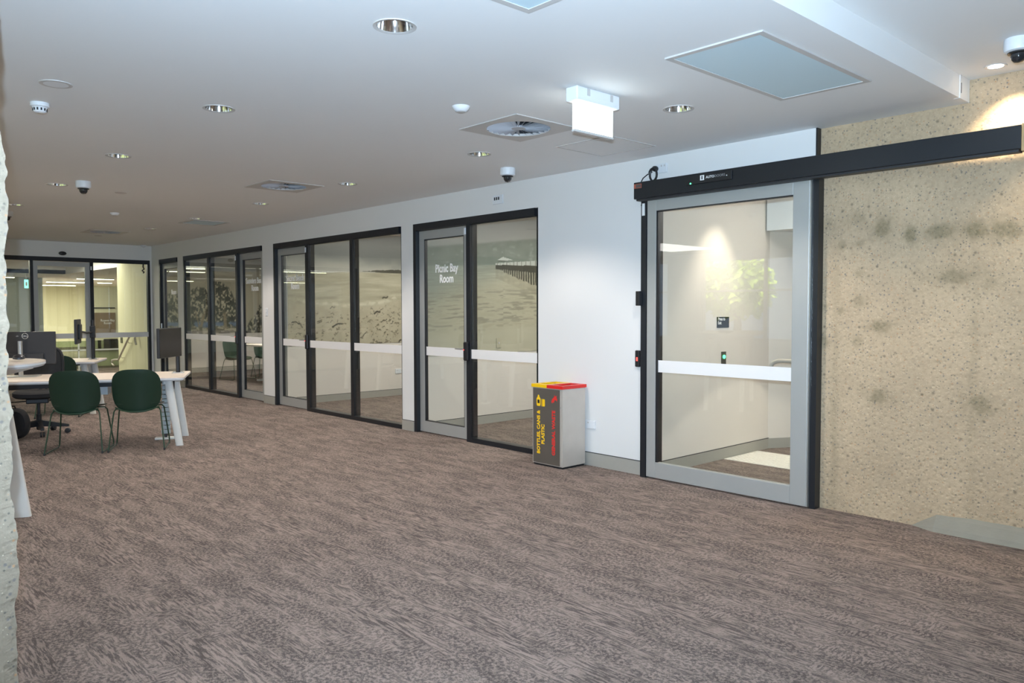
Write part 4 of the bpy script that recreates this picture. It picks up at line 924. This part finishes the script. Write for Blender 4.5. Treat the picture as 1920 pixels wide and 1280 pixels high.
mt_ = thing('meeting_table', 'pale meeting table on white pedestal legs in tree mural room', 'table', (-14.15, 1.85, 0), 0)
MB().prism(rounded(-.95, .95, -.55, .55, .08), .70, .73).build('table_top', TABLE, mt_)
for x in (-.6, .6):
    box('pedestal', x-.04, x+.04, -.03, .03, .03, .7, LEGW, mt_); bbox('foot', x-.035, x+.035, -.34, .34, .0, .04, LEGW, mt_, .008)

# ---- office chair
oc = thing('office_chair', 'black mesh office chair on five castors behind the long desk', 'chair', W(-7.17, 7.86), TH_+PI+.15)
polar_shell(lambda u, v: (.245*u, .02+.235*v, .455+.012*u*u), (0, 0, 1), .075, p=3.2).build('seat', FABRIC, oc)
fr = []
for k in range(48): a = 2*PI*k/48; c, s = math.cos(a), math.sin(a); q = (abs(c)**4+abs(s)**4)**(-.25); u, v = q*c, q*s; fr.append((.235*u, -.25-.05*(v+1)*.5+.05*u*u, .75+.225*v))
MB().tube(fr, .016, 8, closed=True).build('back_frame', DARK, oc)
polar_shell(lambda u, v: (.23*u, -.25-.05*(v+1)*.5+.05*u*u, .75+.22*v), (0, 1, 0), .006, p=4).build('back_mesh', mat('black mesh', (.02, .02, .022), .8, noise=.3), oc)
MB().tube([(0, -.05, .40), (0, -.22, .42), (0, -.29, .55), (0, -.285, .72)], .022, 8).build('back_stem', DARK, oc)
bbox('mechanism', -.11, .11, -.12, .14, .36, .415, DARK, oc, .01); MB().tube([(-.1, .05, .385), (-.3, .07, .375), (-.36, .08, .365)], .007, 6).build('lever', DARK, oc); MB().tube([(.1, .05, .385), (.28, .07, .38)], .007, 6).build('lever', DARK, oc)
MB().lathe([(.018, .36), (.018, .23), (.028, .23), (.028, .06), (.022, .05)], 16).build('gas_lift', DARK, oc)
for k in range(5):
    a = 2*PI*k/5+.5; ca, sa = math.cos(a), math.sin(a); P = lambda r, z, t=0: (r*ca-t*sa, r*sa+t*ca, z)
    MB().add([P(.02, .16, -.028), P(.02, .16, .028), P(.02, .09, .028), P(.02, .09, -.028), P(.30, .098, -.016), P(.30, .098, .016), P(.30, .072, .016), P(.30, .072, -.016)], [(0, 1, 2, 3), (7, 6, 5, 4), (0, 4, 5, 1), (1, 5, 6, 2), (2, 6, 7, 3), (3, 7, 4, 0)]).build('spoke', DARK, oc)
    for t in (-.014, .014):
        o = MB().lathe([(.01, -.011), (.027, -.009), (.029, 0), (.027, .009), (.01, .011)], 16).build('castor', DARK, oc); o.matrix_local = Matrix.Translation(P(.285, .029, t)) @ Matrix.Rotation(a, 4, 'Z') @ Matrix.Rotation(PI/2, 4, 'X')

# ---- monitors
e = thing('monitor', 'large dark monitor on a silver stand, seen from behind on the long desk', 'monitor', W(-7.13, 7.08, .715), TH_)
bbox('screen_shell', -.31, .31, .03, .055, .125, .465, MONB, e, .006); box('screen', -.30, .30, .0555, .057, .135, .455, SCREEN, e); bbox('rear_bulge', -.2, .2, .005, .03, .13, .24, MONB, e, .008)
MB().tube([(0, -.03, .008), (0, -.035, .37)], .022, 14).build('stand_pole', SILVER, e); bbox('neck_mount', -.04, .04, -.02, .006, .17, .23, MONB, e, .004); bbox('stand_base', -.13, .16, -.1, .1, 0, .008, SILVER, e, .003)
rg = []
for k in range(32): a = 2*PI*k/32; rg.append((.03+.028*math.cos(a), .0285, .42+.028*math.sin(a)))
lgm = MB().tube(rg, .003, 6, closed=True).build('emblem', SILVER, e); text('emblem_lettering', 'DELL', .022, SILVER, lgm, (.03, .028, .412), (1, 0, 0), (0, 0, 1), bold=.03)
text('lettering', 'e0r', .018, SILVER, e, (-.04, .028, .414), (1, 0, 0), (0, 0, 1))
def arm_monitor(label, loc, rz, scr, pole_h, yo=-.06):
    e = thing('monitor', label, 'monitor', loc, rz)
    MB().tube([(0, 0, .006), (0, 0, pole_h)], .022, 14).build('pole', DARK, e)
    k = bbox('pole_base', -.06, .06, -.05, .05, 0, .008, SILVER, e, .002)
    for x in (-.035, .035): MB().lathe([(.012, .008), (.012, .02), (.006, .024)], 12, (x, -.03, 0)).build('bolt', SILVER, e)
    bbox('collar', -.032, .032, -.032, .032, pole_h*.55, pole_h*.85, DARK, e, .006)
    a, w_, h_, cz = scr; M_ = Matrix.Rotation(a, 4, 'Z')
    off = -.06; sg = 1 if yo > 0 else -1                             # the screen looks away from the pole
    sc = MB().bbox(off-w_, off, yo-.015, yo+.015, cz-h_/2, cz+h_/2, .006).build('screen_shell', MONB, e); sc.matrix_local = M_
    ys = sorted((yo+sg*.0152, yo+sg*.0165)); box('screen', off-w_+.008, off-.008, ys[0], ys[1], cz-h_/2+.008, cz+h_/2-.008, SCREEN, sc)
    ys = sorted((yo-sg*.015, yo-sg*.04)); br = MB().bbox(off-w_*.75, off-w_*.25, ys[0], ys[1], cz-h_*.3, cz+h_*.3, .008).build('rear_bulge', DARK, e); br.matrix_local = M_
    ar = MB().tube([(0, 0, cz-.02), (off-w_*.25, yo*.4, cz-.02), (off-w_*.5, yo-sg*.03, cz)], .014, 10).build('arm', DARK, e); ar.matrix_local = M_
    return e
arm_monitor('black screen on a dark pole at the right end of the long desk', W(-5.63, 7.06, .715), TH_, (1.22, .50, .31, .345), .40)
arm_monitor('thin edge-on black screen on a dark pole at the far row desk', W(-7.0, 10.05, .715), TH_, (1.66, .52, .33, .40), .55, .15)
e = thing('keyboard', 'black keyboard on the tall bar table', 'keyboard', W(-6.60, 3.60, 1.07), TH_); bbox('case', -.22, .22, -.065, .065, 0, .018, DARK, e, .004)
f = MB()
for r in range(5):
    for k in range(15): f.box(-.21+k*.028, -.188+k*.028, -.055+r*.023, -.037+r*.023, .018, .023)
tag(f.build('keys', DARK, e), kind='stuff')
e = thing('computer_mouse', 'black computer mouse on the tall bar table', 'mouse', W(-6.27, 3.62, 1.07), TH_+.3)
polar_shell(lambda u, v: (.034*u, .058*v, .018+.018*(1-u*u*.8)*(1-v*v*.9)), (0, 0, 1), .022, rings=6, n=24, p=2.6).build('shell', DARK, e); bbox('wheel', -.004, .004, .015, .035, .035, .047, MONB, e, .002)
e = thing('backpack', 'black rounded bag on the carpet behind the bar table leg', 'bag', (-9.85, -3.52, 0), TH_)
polar_shell(lambda u, v: (.17*u*(1-.18*max(0, v)), .02*v, .18+.165*v), (0, 1, 0), .13, rings=6, n=28, p=3).build('body', FABRIC, e); MB().tube([(-.04, 0, .33), (-.03, 0, .37), (.03, 0, .37), (.04, 0, .33)], .008, 8).build('handle', FABRIC, e)
